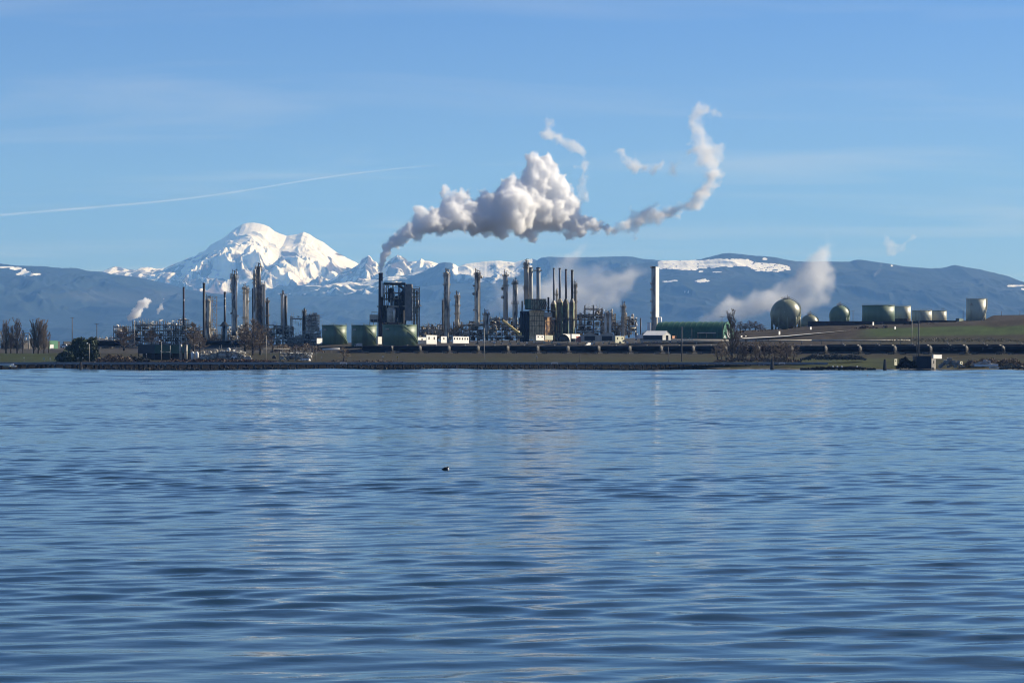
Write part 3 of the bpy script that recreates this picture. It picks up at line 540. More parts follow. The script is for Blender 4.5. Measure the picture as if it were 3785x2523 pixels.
def column(px, w, top, bot, Y, m, label, plats=(), cap='dome', ladder=-1, pipes=(), knobs=(), skirt=None, group=None, seed=0, name='distillation_column', gear=True, wtop=None):
    """fractionating tower: shell, head, ring platforms with railings, caged ladder, overhead line, side pipes"""
    rr = random.Random(seed + int(px)); o = base(px, bot, Y); k = Y / F; r = w * k / 2; rt = (wtop or w) * k / 2; z1 = Z(top, Y); H_ = z1 - o.z
    e = empty(name, o, label, 'refinery tower', group)
    prof = [(r * 1.05, o.z - 2), (r * 1.05, o.z + 1.5), (r, o.z + 1.8), (rt, z1 - rt * (1.0 if cap == 'dome' else 1.8))]
    if cap == 'dome': prof += [(rt * .9, z1 - rt * .55), (rt * .6, z1 - rt * .2), (rt * .12, z1)]
    elif cap == 'cone': prof += [(rt * .2, z1 - .3), (rt * .2, z1 + 1.4)]
    else: prof += [(rt, z1)]
    MB().lathe(o.x, o.y, prof, 24).build('shell', m, e, True)
    # insulation bands
    mb = MB(); zz = o.z + 3
    while zz < z1 - rt * 1.6:
        f = (zz - o.z) / H_; q = r * (1 - f) + rt * f; mb.lathe(o.x, o.y, [(q * 1.0, zz), (q * 1.025, zz + .03), (q * 1.025, zz + .12), (q, zz + .15)], 24); zz += 3.1
    mb.build('insulation_bands', m, e)
    for i, p in enumerate(plats):
        a = rr.uniform(0, 6.28); full = rr.random() < .45
        pl = ring_platform(MB(), o.x, o.y, r * 1.02, Z(p, Y), w=max(.9, r * .45), n=12, a0=0 if full else -2.6 + rr.uniform(-.6, .6), a1=2 * math.pi if full else 1.2 + rr.uniform(-.3, .6)).build('platform', STEEL, e)
        mb = MB()
        for q in range(4):
            b = q * 1.57 + .4; mb.bar((o.x + r * math.cos(b), o.y + r * math.sin(b), Z(p, Y) - 1.2), (o.x + r * 1.4 * math.cos(b), o.y + r * 1.4 * math.sin(b), Z(p, Y)), .08)
        mb.build('bracket', STEEL, pl)
    lx, ly = o.x + ladder * r * 1.12, o.y - r * .35; mb = MB()
    for s in (-.25, .25): mb.tube((lx, ly + s, o.z), (lx, ly + s, z1), .05, n=3, caps=False)
    zz = o.z + 3
    while zz < z1: mb.box(lx - .45, lx + .45, ly - .45, ly + .45, zz, zz + .07); zz += 2.0
    mb.build('caged_ladder', STEEL, e)
    if gear:
        mb = MB()
        for q in range(3):
            a = rr.uniform(0, 6.28); h = rr.uniform(1.2, 3.0); x1, y1 = o.x + rt * .7 * math.cos(a), o.y + rt * .7 * math.sin(a)
            mb.tube((x1, y1, z1 - rt), (x1, y1, z1 + h), rr.uniform(.1, .22), n=5)
        mb.bar((o.x - rt * .9, o.y, z1 + 1.2), (o.x + rt * 1.1, o.y, z1 + 2.1), .14)
        mb.build('top_gear', DARK, e)
        ring_platform(MB(), o.x, o.y, rt * 1.0, z1 - rt * 1.1, w=.8).build('platform', STEEL, e)
    px_ = o.x + r * rr.choice((.55, .8)); py_ = o.y - r * .95
    mb = MB().path([(o.x, o.y, z1 - .2), (o.x, o.y, z1 + .9), (px_ + .3, o.y - r * .5, z1 + .9), (px_ + .3, py_ - .3, z1 - 1.5), (px_ + .3, py_ - .3, o.z + 1)], max(.16, r * .16), 8)
    mb.build('overhead_pipe', rr.choice((ALU, ALUD, GREY)), e, True)
    for (dx, p0, p1, q, pm) in pipes: MB().tube((o.x + dx * k, o.y - r - .4, Z(p1, Y)), (o.x + dx * k, o.y - r - .4, Z(p0, Y)), q, n=8).build('riser_pipe', pm, e, True)
    for (dx, py, q) in knobs:
        c = (o.x + dx * k, o.y - r * .3, Z(py, Y)); R_ = q * k
        MB().lathe(c[0], c[1], [(.1, c[2] - R_), (R_ * .9, c[2] - R_ * .7), (R_, c[2]), (R_ * .85, c[2] + R_ * .7), (.1, c[2] + R_)], 12).build('reboiler', ALUD, e, True)
    return e
def tank(x0, x1, top, bot, Y, m, label, stair=None, roof='floating', rim_m=None, base_band=None, plate=True, cat='storage tank', group=None):
    k = Y / F; cx = X((x0 + x1) / 2, Y); r = (x1 - x0) * k / 2; zb, zt = Z(bot, Y), Z(top, Y); e = empty('storage_tank', (cx, Y, zb), label, cat, group)
    MB().lathe(cx, Y, [(r, zb - 1.5), (r, zt), (r * .985, zt), (r * .985, zt - 1.2), (.5, zt - .6 if roof != 'cone' else zt + r * .08)], 64).build('shell', m, e, True)
    MB().lathe(cx, Y, [(r * 1.003, zt - .55), (r * 1.022, zt - .5), (r * 1.022, zt - .12), (r * 1.003, zt - .08)], 64).build('wind_girder', rim_m or m, e)
    mb = MB(); h = (zt - zb) / 5
    for q in range(1, 5): mb.lathe(cx, Y, [(r, zb + q * h - .05), (r * 1.0025, zb + q * h - .03), (r * 1.0025, zb + q * h + .03), (r, zb + q * h + .05)], 64)
    mb.build('plate_seams', m, e)
    if base_band: MB().lathe(cx, Y, [(r * 1.01, zb - 1.2), (r * 1.01, zb + base_band[0] * k)], 64).build('base_ring', base_band[1], e)
    mb = MB(); an = [2 * math.pi * q / 40 for q in range(41)]
    for q in range(40):
        a, b = an[q], an[q + 1]; p = Vector((cx + r * math.cos(a), Y + r * math.sin(a), zt)); p2 = Vector((cx + r * math.cos(b), Y + r * math.sin(b), zt))
        if (q * 7) % 10 < 5: mb.tube(p + Vector((0, 0, 1.05)), p2 + Vector((0, 0, 1.05)), .05, n=3, caps=False); mb.tube(p, p + Vector((0, 0, 1.05)), .05, n=3, caps=False)
    mb.build('top_railing', STEEL, e)
    if plate: MB().box(cx - r * .78, cx - r * .58, Y - r * .85 - .1, Y - r * .72, zb + (zt - zb) * .72, zb + (zt - zb) * .80).build('number_plate', GREY, e)
    if stair:
        a0, a1 = stair; mb = MB(); n = 40; w = 1.1
        def pt(t, q, dz): a = a0 + (a1 - a0) * t; return (cx + q * math.cos(a), Y + q * math.sin(a), zt + (zb - zt) * t + dz)
        for q in range(n):
            t0, t1 = q / n, (q + 1) / n
            mb.add([pt(t0, r + .1, 0), pt(t1, r + .1, 0), pt(t1, r + w, 0), pt(t0, r + w, 0), pt(t0, r + w, .5), pt(t1, r + w, .5), pt(t0, r + w, -.35), pt(t1, r + w, -.35)], [(0, 1, 2, 3), (3, 2, 5, 4), (6, 7, 2, 3)])
            mb.tube(pt(t0, r + w, 1.1), pt(t1, r + w, 1.1), .05, n=3, caps=False)
            if q % 2 == 0: mb.tube(pt(t0, r + w, 0), pt(t0, r + w, 1.1), .05, n=3, caps=False)
        mb.build('spiral_stair', LGREEN if m in (TGREEN, LGREEN) else m, e)
    return e
def unit(x0, x1, top, bot, Y, label, seed, dens=1.0, depth=16, light=.35, profile=None, bay=5.0, floor=3.6, frame_m=None, vessels=True, cat='process unit'):
    """open steel process structure: frame, floors, pipes, horizontal drums, upright vessels, walkways"""
    rr = random.Random(seed); k = Y / F; xa, xb = X(x0, Y), X(x1, Y); zb, zt = Z(bot, Y), Z(top, Y); e = empty('process_unit', ((xa + xb) / 2, Y, zb), label, cat)
    nb = max(1, round((xb - xa) / bay)); dx = (xb - xa) / nb; Ht = zt - zb
    hs = [Ht * (profile[int(i * len(profile) / nb)] if profile else rr.choice((.5, .62, .75, .85, 1.0))) for i in range(nb)]
    fm = frame_m or STEEL; mb = MB(); y0, y1 = Y - depth / 2, Y + depth / 2
    for i in range(nb + 1):
        h = max(hs[max(0, i - 1)], hs[min(nb - 1, i)])
        for yy in (y0, Y, y1): mb.box(xa + i * dx - .2, xa + i * dx + .2, yy - .2, yy + .2, zb - 1.5, zb + h)
    for i in range(nb):
        z = floor
        while z < hs[i] + .5:
            zz = zb + min(z, hs[i])
            for yy in (y0, Y, y1): mb.box(xa + i * dx + .2, xa + (i + 1) * dx - .2, yy - .13, yy + .13, zz - .4, zz)
            mb.box(xa + i * dx - .12, xa + i * dx + .12, y0 + .2, Y - .2, zz - .4, zz); mb.box(xa + i * dx - .12, xa + i * dx + .12, Y + .2, y1 - .2, zz - .4, zz)
            if rr.random() < .35: mb.bar((xa + i * dx, y0, zz), (xa + (i + 1) * dx, y0, min(zz + floor, zb + hs[i])), .1)
            z += floor
    mb.build('steel_frame', fm, e)
    for i in range(nb):                                          # floors and railings
        z = floor
        while z < hs[i] + .5:
            zz = zb + min(z, hs[i])
            if rr.random() < .75:
                mb = MB().box(xa + i * dx + .21, xa + (i + 1) * dx - .21, y0 + .2, y1 - .2, zz + .004, zz + .1)
                for hh in (.6, 1.1): mb.tube((xa + i * dx, y0, zz + hh), (xa + (i + 1) * dx, y0, zz + hh), .05, n=3, caps=False)
                for q in range(4): mb.tube((xa + (i + q / 3) * dx, y0, zz), (xa + (i + q / 3) * dx, y0, zz + 1.1), .05, n=3, caps=False)
                mb.build('walkway', DARK, e)
            z += floor
    def pm(): return rr.choices((ALU, ALUD, GREY, DARK, STEEL, RUST, WHITE), (light * 1.2, light * 1.2, 1, .9, 1, .2, light * .10))[0]
    for i in range(nb):
        if not vessels: break
        for _ in range(2 if rr.random() < dens * .6 else 1):
            z = zb + floor * rr.randint(0, max(0, int(hs[i] / floor) - 1)); r = rr.uniform(.8, 1.5); yy = y0 + rr.uniform(1, 5)
            if rr.random() < .6:
                x = xa + i * dx + rr.uniform(0, dx * .3); L_ = rr.uniform(3.2, 6.5); c = z + r + .5
                mb = MB(); n = 14
                prof = [(-.0, .15), (r * .25, r * .75), (r * .6, r), (L_ - r * .6, r), (L_ - r * .25, r * .75), (L_, .15)]
                vs = [(x + a, yy + q * math.cos(2 * math.pi * j / n), c + q * math.sin(2 * math.pi * j / n)) for a, q in prof for j in range(n)]
                mb.add(vs, [(a * n + j, (a + 1) * n + j, (a + 1) * n + (j + 1) % n, a * n + (j + 1) % n) for a in range(5) for j in range(n)])
                mb.build('drum', pm(), e, True)
            else:
                hgt = min(rr.uniform(4, 9), hs[i] + 2); x = xa + (i + .5) * dx
                MB().lathe(x, yy, [(r * .75, z), (r * .75, z + hgt - r), (r * .6, z + hgt - r * .4), (r * .1, z + hgt)], 14).build('vessel', pm(), e, True)
    for _ in range(int(nb * 3.2 * dens)):                        # pipes
        i = rr.randrange(nb); j = min(nb, i + rr.choice((1, 1, 2, 3))); z = zb + rr.uniform(.06, .98) * min(hs[i:j]); yy = y0 + rr.uniform(-.8, 2.5); q = rr.choice((.12, .18, .25, .35))
        pts = [(xa + i * dx, yy, z), (xa + j * dx, yy, z)]
        if rr.random() < .6: dz = rr.choice((-1, 1)) * rr.uniform(1.5, 5); zz = max(zb + .3, min(zb + hs[i], z + dz)); pts.append((pts[1][0], yy, zz))
        if rr.random() < .3: pts = [(pts[0][0], yy, max(zb, z - rr.uniform(1, 4)))] + pts
        MB().path(pts, q, 7).build('pipe', pm(), e, True)
    for i in range(nb):                                          # boxed equipment: air coolers, exchangers, control houses
        for _ in range(5 if dens > .4 else 0):
            z = zb + floor * rr.randint(0, max(0, int(hs[i] / floor) - 1)) + .11; x = xa + (i + rr.uniform(.02, .35)) * dx; w = dx * rr.uniform(.35, .62); hh = rr.uniform(1.2, floor * .85); y_ = Y + rr.uniform(-depth * .25, depth * .2)
            ybox(MB(), x, x + w * rr.uniform(.55, .85), x + w, y_, z, z + hh, 50).build('equipment_box', rr.choice((DARK, STEEL, DARK, GREY, STEEL, TAN)), e)
    mb = MB()
    for _ in range(int(nb * 44 * dens)):                         # thin lines, valves, lamps too small to tell apart
        i = rr.randrange(nb); x = xa + (i + rr.random()) * dx; z = zb + rr.random() * hs[i]; yy = y0 + rr.uniform(-.3, depth * .6); d = rr.random()
        if d < .4: mb.tube((x, yy, z), (x, yy, z + rr.uniform(1, 3.5)), .08, n=3, caps=False)
        elif d < .75: mb.tube((x, yy, z), (x + rr.uniform(1, 4.5), yy, z), .08, n=3, caps=False)
        else: s = rr.uniform(.2, .55); mb.box(x, x + s, yy, yy + s, z, z + s)
    tag(mb.build('small_piping', rr.choice((ALUD, GREY)), e), kind='stuff')
    mb = MB()
    for _ in range(int(nb * 18 * dens)):
        i = rr.randrange(nb); x = xa + (i + rr.random()) * dx; z = zb + rr.random() * hs[i] * 1.03; yy = y0 + rr.uniform(-.6, .2); s = rr.uniform(.3, .8); ybox(mb, x, x + s * .2, x + s * rr.uniform(1, 2.4), yy, z, z + s, 50)
    tag(mb.build('small_fittings', ALU, e), kind='stuff')
    return e
def cabin(x0, x1, top, bot, Y, m, label, nwin=2, depth=4, cat='portable cabin', roof=True, win_m=None, name='portable_cabin', group=None, yaw=.06):
    xa, xb, zb, zt = X(x0, Y), X(x1, Y), Z(bot, Y), Z(top, Y); e = empty(name, ((xa + xb) / 2, Y, zb), label, cat, group); h = zt - zb
    if yaw:
        xs = xa + (xb - xa) * yaw; t = math.tan(math.radians(65)); ybox(MB(), xa, xs, xb, Y, zb - .8, zt).build('wall', m, e)
        if roof: ybox(MB(), xa - .1, xs, xb + .1, Y - .15, zt + .003, zt + .15).build('roof', GREY if m is WHITE else m, e)
        for q in range(nwin):
            x = xs + (xb - xs) * (q + .5) / nwin; w = min(.35, (xb - xs) / nwin * .22); y_ = Y + (x - xs) * t - .06
            MB().add([(x - w, y_ - w * t, zb + h * .42), (x + w, y_ + w * t, zb + h * .42), (x + w, y_ + w * t, zb + h * .78), (x - w, y_ - w * t, zb + h * .78),
                      (x - w, y_ - w * t + .1, zb + h * .42), (x + w, y_ + w * t + .1, zb + h * .42), (x + w, y_ + w * t + .1, zb + h * .78), (x - w, y_ - w * t + .1, zb + h * .78)], [(0, 1, 2, 3), (4, 5, 1, 0), (3, 2, 6, 7), (1, 5, 6, 2), (4, 0, 3, 7)]).build('window', win_m or GLASS, e)
        return e
    MB().box(xa, xb, Y, Y + depth, zb - .8, zt).build('wall', m, e)
    if roof: MB().box(xa - .15, xb + .15, Y - .15, Y + depth + .15, zt + .003, zt + .15).build('roof', GREY if m is WHITE else m, e)
    for q in range(nwin):
        x = xa + (xb - xa) * (q + .5) / nwin; w = min(.45, (xb - xa) / nwin * .25)
        f = MB().box(x - w, x + w, Y - .05, Y + .02, zb + h * .42, zb + h * .78).build('window', win_m or GLASS, e)
    return e
def pole(px, top, bot, Y, label, m=None, arms=0, lamp=None, w=.16, cat='utility pole', name='utility_pole', group=None, wires=False):
    o = base(px, bot, Y); zt = Z(top, Y); e = empty(name, o, label, cat, group)
    MB().tube((o.x, o.y, o.z - 1), (o.x, o.y, zt), w * 1.3, w, n=8).build('pole', m or GWOOD, e, True)
    for q in range(arms): MB().box(o.x - 1.5, o.x + 1.5, o.y - .1 - w, o.y - w, zt - .5 - q * 1.3, zt - .3 - q * 1.3).build('crossarm', m or GWOOD, e)
    if lamp: MB().tube((o.x, o.y, zt), (o.x - .9, o.y - .3, zt + .25), .06).build('lamp_arm', STEEL, e); MB().lathe(o.x - 1.0, o.y - .3, [(.15, zt), (.42, zt + .1), (.38, zt + .4), (.1, zt + .55)], 10).build('lamp_head', lamp, e)
    return e

# ------------------------------------------------------------------ left process area
stack(679, 6.5, 1060, 1190, 1470, RUST, 'slender dark stack rising alone above the leftmost process units', bands=[(1105, 1112, GREY)])
stack(754, 9.5, 1045, 1235, 1460, BLACK, 'black stack standing close against the left side of a short silver column')
column(769, 22, 1103, 1240, 1470, ALUD, 'short silver column with a lattice stair tower on its right', plats=(1194, 1206), seed=2)
def lattice(px0, px1, top, bot, Y, label, m=None):
    xa, xb, zb, zt = X(px0, Y), X(px1, Y), Z(bot, Y), Z(top, Y); w = xb - xa; e = empty('stair_tower', ((xa + xb) / 2, Y, zb), label, 'stair tower'); mb = MB()
    for x in (xa, xb):
        for yy in (Y, Y + w): mb.tube((x, yy, zb - 1), (x, yy, zt), .12, n=4)
    z = zb; q = 0; st = MB()
    while z < zt - .1:
        z2 = min(z + 3.2, zt)
        for yy in (Y, Y + w): mb.bar((xa, yy, z2), (xb, yy, z2), .1)
        for x in (xa, xb): mb.bar((x, Y, z2), (x, Y + w, z2), .1)
        a, b = ((xa, xb) if q % 2 else (xb, xa)); st.bar((a, Y + w * .3, z), (b, Y + w * .3, z2), .16); z = z2; q += 1
    mb.build('lattice_frame', m or STEEL, e); st.build('stair_flight', m or STEEL, e); return e
lattice(783, 800, 1095, 1235, 1475, 'thin see-through lattice stair tower right of the short silver column')
stack(831, 8, 1078, 1190, 1440, BLACK, 'black stack with pale bands carried on a cone shaped furnace top', bands=[(1100, 1106, ALU), (1129, 1133, ALU)])
def cone_furnace(px, Y):
    o = base(px, 1270, Y); k = Y / F; e = empty('furnace', o, 'furnace with a dark cone top under the banded black stack', 'furnace')
    MB().lathe(o.x, o.y, [(1.3, o.z - 1), (1.3, Z(1206, Y)), (3.0, Z(1204, Y)), (1.0, Z(1189, Y))], 20).build('furnace_shell', DARK, e)
    MB().lathe(o.x + 1.6, o.y - 2.2, [(.75, o.z - 1), (.75, Z(1200, Y))], 12).build('flue_pipe', ALU, e, True)
    ring_platform(MB(), o.x, o.y, 3.2, Z(1206, Y)).build('platform', STEEL, e)
cone_furnace(829, 1440)
column(867, 20, 1008, 1230, 1460, ALUD, 'tall silver column with a dark pointed top and an outboard ladder cage on its left', plats=(1029, 1170), cap='cone', seed=3, pipes=[(5.5, 1035, 1215, .42, ALU)], knobs=[(-12, 1158, 4)])
lattice(850, 856, 1012, 1078, 1458, 'narrow ladder cage hung beside the top of the tall pointed silver column')
column(904, 11, 1060, 1210, 1465, ALU, 'left one of two slim silver twin columns with shared top platforms', plats=(1068, 1084, 1176), seed=4)
column(915, 9, 1066, 1210, 1468, ALU, 'right one of two slim silver twin columns, slightly shorter', plats=(1080, 1116), seed=5)
# the big three part tower
T = column(962, 30, 1052, 1240, 1462, mat('insulated grey tower', (.22, .22, .21), .6, 0, .45, .5, (1, 1, .5), (.09, .09, .09), .6), 'widest dark grey tower of the left plant, scaffolded, under a narrower top section', plats=(1108, 1140, 1170), cap='flat', seed=6, gear=False)
column(955, 19, 980, 1053, 1462, mat('insulated grey tower'  , (.13, .135, .14)), 'narrow top section with loop pipes on the widest dark grey tower', plats=(990, 1000), cap='cone', seed=7, pipes=[(8, 990, 1050, .25, ALU)])
column(976, 9, 1048, 1230, 1456, GREY, 'slim grey riser column on the right edge of the widest tower', seed=8, gear=False)
stack(936, 9, 1066, 1240, 1458, BLACK, 'black stack hugging the left side of the widest tower', rim=False)
column(941, 9, 996, 1225, 1454, ALU, 'slim white riser pipe column along the left edge of the widest tower', plats=(1018, 1034, 1048), seed=9, gear=False)
column(988, 10, 1112, 1215, 1475, DARK, 'short dark column half hidden behind the right side of the widest tower', plats=(1116, 1168), seed=10)
column(1044, 11, 1084, 1225, 1465, ALUD, 'taller left column of the pair between the widest tower and the green tanks', seed=11, pipes=[(3.5, 1088, 1220, .3, WHITE)], cap='cone')
column(1056, 9, 1092, 1225, 1468, DARK, 'shorter dark column of the pair between the widest tower and the green tanks', seed=12, pipes=[(4.5, 1100, 1215, .18, ALU)], gear=False)
unit(428, 500, 1204, 1286, 1480, 'leftmost open steel process unit with a round vessel top', 21, light=.3, profile=(1, 1, .85))
unit(498, 640, 1186, 1280, 1475, 'long flat topped pipe rack structure behind the green shed', 22, dens=1.3, light=.35, profile=(1, 1, .97, 1, .9, .97))
unit(642, 742, 1180, 1280, 1478, 'tangled process unit with white roof panels right of the flat topped rack', 23, dens=1.5, light=.9, profile=(.9, 1, .8, .6))
unit(742, 880, 1212, 1276, 1490, 'low pipe filled process unit around the foot of the black stacks', 24, dens=1.4, light=.5, profile=(.7, .9, .6, 1, .8))
unit(880, 1000, 1196, 1276, 1495, 'dense process structure around the foot of the widest tower', 25, dens=1.2, light=.3)
unit(985, 1080, 1199, 1272, 1470, 'low process unit with bright horizontal pipes beside the widest tower', 26, dens=1.6, light=1.0, profile=(1, .95, .9, .5))
unit(1078, 1122, 1168, 1226, 1480, 'empty open steel frame left of the white topped unit', 27, dens=.25, vessels=False, profile=(1,), bay=6, floor=9)
unit(1066, 1180, 1220, 1272, 1470, 'low cluttered process unit under the empty frame, left of the first green tank', 28, dens=1.6, light=.9)
unit(1134, 1176, 1162, 1225, 1482, 'compact tall process unit with a white railed top, left of the first green tank', 29, dens=2.2, light=1.2, profile=(.95, 1), bay=4)
column(1124, 8, 1148, 1225, 1478, DARK, 'short dark column with a bushy top beside the white topped unit', plats=(1150, 1156, 1163), seed=31)
unit(330, 432, 1246, 1287, 1500, 'low pale pipe rack left of the leftmost process unit', 30, dens=.9, light=.8, profile=(.9, .8, 1), depth=8)
unit(-40, 118, 1222, 1290, 1500, 'substation style steel frames behind the bare poplars', 32, dens=.45, light=.5, vessels=False, profile=(1, .9, .85, .6), bay=7, floor=6, depth=8)

# ------------------------------------------------------------------ green tanks by the railway
k_ = 1400 / F
tank(1190, 1281, 1201, 1273, 1424, TGREEN, 'leftmost of three green storage tanks behind the black tank cars', stair=(math.radians(-92), math.radians(-6)))
tank(1299, 1392, 1201, 1270, 1402, TGREEN, 'middle one of three green storage tanks, just left of the tall smoke stack', stair=(math.radians(-88), math.radians(-4)))
tank(1414, 1540, 1200, 1268, 1384, TGREEN, 'rightmost and widest of three green storage tanks, below the dark reactor structure', stair=(math.radians(-84), math.radians(-4)))

# ------------------------------------------------------------------ tall smoke stack and reactor structure
stack(1407, 15, 1008, 1275, 1450, RUST, 'tall brown smoke stack giving off the thick plume', wbot=19, plats=(1135,))
def reactor():
    Y = 1455; k = Y / F; e = empty('reactor_structure', base(1480, 1275, Y), 'massive dark reactor structure right of the smoking brown stack', 'reactor building'); B = lambda x0, x1, p0, p1, d0=-8, d1=8: (X(x0, Y), X(x1, Y), Y + d0, Y + d1, Z(p1, Y), Z(p0, Y))
    DB = mat('sooty dark cladding', (.022, .025, .03), .8, 0, .35, .4)
    MB().box(*B(1400, 1437, 1128, 1275, -4, 9)).build('lower_block', DB, e)
    MB().box(*B(1436, 1475, 1180, 1275, -2, 9)).build('lower_block', DB, e)
    mb = MB()
    for x in (1419, 1433, 1453, 1475, 1497): mb.box(*B(x - 1.2, x + 1.2, 1050, 1190, -8, -7.4)); mb.box(*B(x - 1.2, x + 1.2, 1050, 1190, 7.4, 8))
    for p in (1050, 1082, 1104, 1130, 1160): mb.box(*B(1417, 1499, p, p + 2.4, -8.2, -7.6)); mb.box(*B(1417, 1499, p, p + 2.4, 7.4, 8))
    mb.build('steel_frame', DARK, e)
    MB().box(*B(1421, 1500, 1046, 1052, -8.3, 8.3)).build('top_deck', DB, e)
    mb = MB()
    for q in range(26): x = 1421 + q * 79 / 25; mb.box(*B(x - .25, x + .25, 1040, 1046, -8.2, -8.0))
    mb.box(*B(1421, 1500, 1040, 1041, -8.2, -8.0)); mb.build('top_railing', DARK, e)
    MB().box(*B(1499, 1524, 1051, 1185, -9, 6)).build('lift_shaft', mat('dull concrete grey', (.19, .18, .165), .8), e)
    MB().box(*B(1503, 1507, 1054, 1060, -9.1, -8.95)).build('shaft_opening', GLASS, e)
    def V(x, w, p0, p1, m_, dy=-3, nm='vessel', cone=True):
        r = w * k / 2; zt, zb = Z(p0, Y), Z(p1, Y); c = X(x, Y)
        MB().lathe(c, Y + dy, [(r * .3, zb - (r if cone else 0)), (r, zb), (r, zt - r * .8), (r * .7, zt - r * .25), (r * .1, zt)], 24).build(nm, m_, e, True)
    V(1444, 22, 1062, 1110, DB, 2); V(1449, 10, 1082, 1128, ALUD, -6); V(1488, 26, 1075, 1195, DB, 2); V(1466, 20, 1092, 1190, DB, 3)
    V(1448, 30, 1133, 1192, mat('sandy grey refractory', (.42, .40, .36), .8, 0, .35, .5), -10, 'regenerator', False); V(1461, 9, 1146, 1188, ALU, -14, 'cyclone', False)
    MB().box(*B(1440, 1476, 1131, 1137, -14, -6)).build('deck', STEEL, e)
    tag(MB().box(*B(1411, 1417, 1040, 1098, -9, -8)).build('duct', WHITE, e), 'white vertical duct beside the stack')
    for x in (1423, 1431): MB().path([(X(x, Y), Y - 9, Z(1112, Y)), (X(x, Y), Y - 9, Z(1055, Y)), (X(x + 14, Y), Y - 9, Z(1055, Y))], .35, 8).build('pipe', ALUD, e, True)
    MB().path([(X(1475, Y), Y - 9, Z(1055, Y)), (X(1498, Y), Y - 9, Z(1070, Y)), (X(1478, Y), Y - 9, Z(1098, Y))], .9, 8).build('riser_duct', DB, e, True)
    rr = random.Random(4)
    for p in range(1068, 1190, 14):
        MB().box(*B(1523, 1551 + rr.randint(-3, 4), p, p + 1.6, -8, 4)).build('platform', STEEL, e); mb = MB()
        for q in range(9): x = 1523 + q * 3.5; mb.box(*B(x - .2, x + .2, p - 7, p, -8, -7.8))
        mb.box(*B(1523, 1551, p - 7, p - 6.4, -8, -7.8)); mb.build('railing', STEEL, e)
    for x, w, p0, m_ in ((1532, 8, 1070, GREY), (1543, 9, 1072, ALUD), (1550, 3, 1060, ALU)): V(x, w, p0, 1235, m_, -3, 'riser', False)
    for x in (1525, 1553): MB().box(*B(x - .7, x + .7, 1062, 1240, -8, -7.4)).build('frame_leg', DARK, e)
    for _ in range(26):
        x = rr.uniform(1420, 1550); p = rr.uniform(1060, 1185); l = rr.uniform(4, 20)
        if rr.random() < .5: MB().tube((X(x, Y), Y - 9.5, Z(p, Y)), (X(x + l, Y), Y - 9.5, Z(p, Y)), rr.uniform(.12, .3), n=6).build('pipe', rr.choice((ALUD, STEEL, GREY, DARK)), e, True)
        else: MB().tube((X(x, Y), Y - 9.5, Z(p, Y)), (X(x, Y), Y - 9.5, Z(min(1190, p + l * 1.6), Y)), rr.uniform(.12, .3), n=6).build('pipe', rr.choice((ALUD, STEEL, GREY, DARK)), e, True)
    mb = MB()
    for _ in range(150): x = rr.uniform(1420, 1552); p = rr.uniform(1056, 1195); s = rr.uniform(.3, 1.4); mb.box(*B(x, x + s * 2, p, p + s, -8.9, -8.4))
    tag(mb.build('small_fittings', STEEL, e), kind='stuff')
    return e
reactor()
def side_house():
    Y = 1450; e = empty('conveyor_house', base(1384, 1275, Y), 'small raised grey house with a railing left of the smoking stack foot', 'equipment house')
    b = lambda x0, x1, p0, p1: (X(x0, Y), X(x1, Y), Y - 3, Y + 4, Z(p1, Y), Z(p0, Y))
    MB().box(*b(1367, 1399, 1163, 1180)).build('wall', GREY, e); MB().box(*b(1370, 1399, 1180, 1190)).build('lower_wall', DARK, e)
    for x in (1368, 1382, 1397): MB().box(X(x - 1, Y), X(x + 1, Y), Y - 3.1, Y - 2.7, Z(1275, Y), Z(1180.1, Y)).build('leg', STEEL, e)
    mb = MB()
    for x in range(1375, 1400, 4): mb.box(X(x - .3, Y), X(x + .3, Y), Y - 3.1, Y - 2.9, Z(1163, Y), Z(1152, Y))
    mb.box(X(1374, Y), X(1398, Y), Y - 3.1, Y - 2.9, Z(1152.8, Y), Z(1151.6, Y)); mb.build('railing', STEEL, e)
side_house()
unit(1543, 1625, 1197, 1245, 1470, 'open pale beamed pipe rack right of the widest green tank', 41, dens=.9, light=1.0, profile=(1,), frame_m=GREY, bay=6, floor=5)
unit(1560, 1612, 1178, 1240, 1490, 'low process structure just right of the dark reactor structure', 42, dens=1.3, light=.5)
unit(1618, 1765, 1186, 1258, 1480, 'jumbled process unit with pipe bends between two tall silver columns', 43, dens=1.5, light=.7, profile=(.8, .7, .95, .8, 1, .9))
unit(1765, 1835, 1168, 1258, 1475, 'dark process block around the short stout column', 44, dens=1.1, light=.4, profile=(.8, .95, 1))
unit(1830, 1935, 1172, 1258, 1482, 'dark process block behind the yellow crane', 45, dens=1.2, light=.25, profile=(1, 1, .95, .8), frame_m=DARK)

# ------------------------------------------------------------------ middle columns
column(1651, 20, 1003, 1260, 1460, ALUD, 'tall column wrapped in many platforms, first right of the reactor structure', plats=(1022, 1053, 1085, 1112, 1148, 1170, 1200, 1222), seed=51, pipes=[(6, 1015, 1230, .35, ALU)])
column(1637, 7, 1108, 1215, 1463, STEEL, 'slim riser column touching the left side of the many platformed column', seed=58, gear=False)
column(1690, 15, 1088, 1200, 1470, ALUD, 'shorter column right of the many platformed column', plats=(1102, 1132, 1160), seed=52, pipes=[(4, 1095, 1180, .3, ALU)])
column(1764, 19, 1006, 1195, 1465, ALUD, 'plain tall grey column with round bulges down its left side', plats=(1014,), seed=53, knobs=[(-13, 1056, 4), (-13, 1086, 5), (-12, 1145, 4), (14, 1024, 6)], cap='flat', pipes=[(11, 1000, 1190, .16, STEEL)])
column(1797, 19, 1155, 1225, 1462, ALUD, 'short stout column with rounded twin tops between the taller grey columns', plats=(1162,), seed=54)
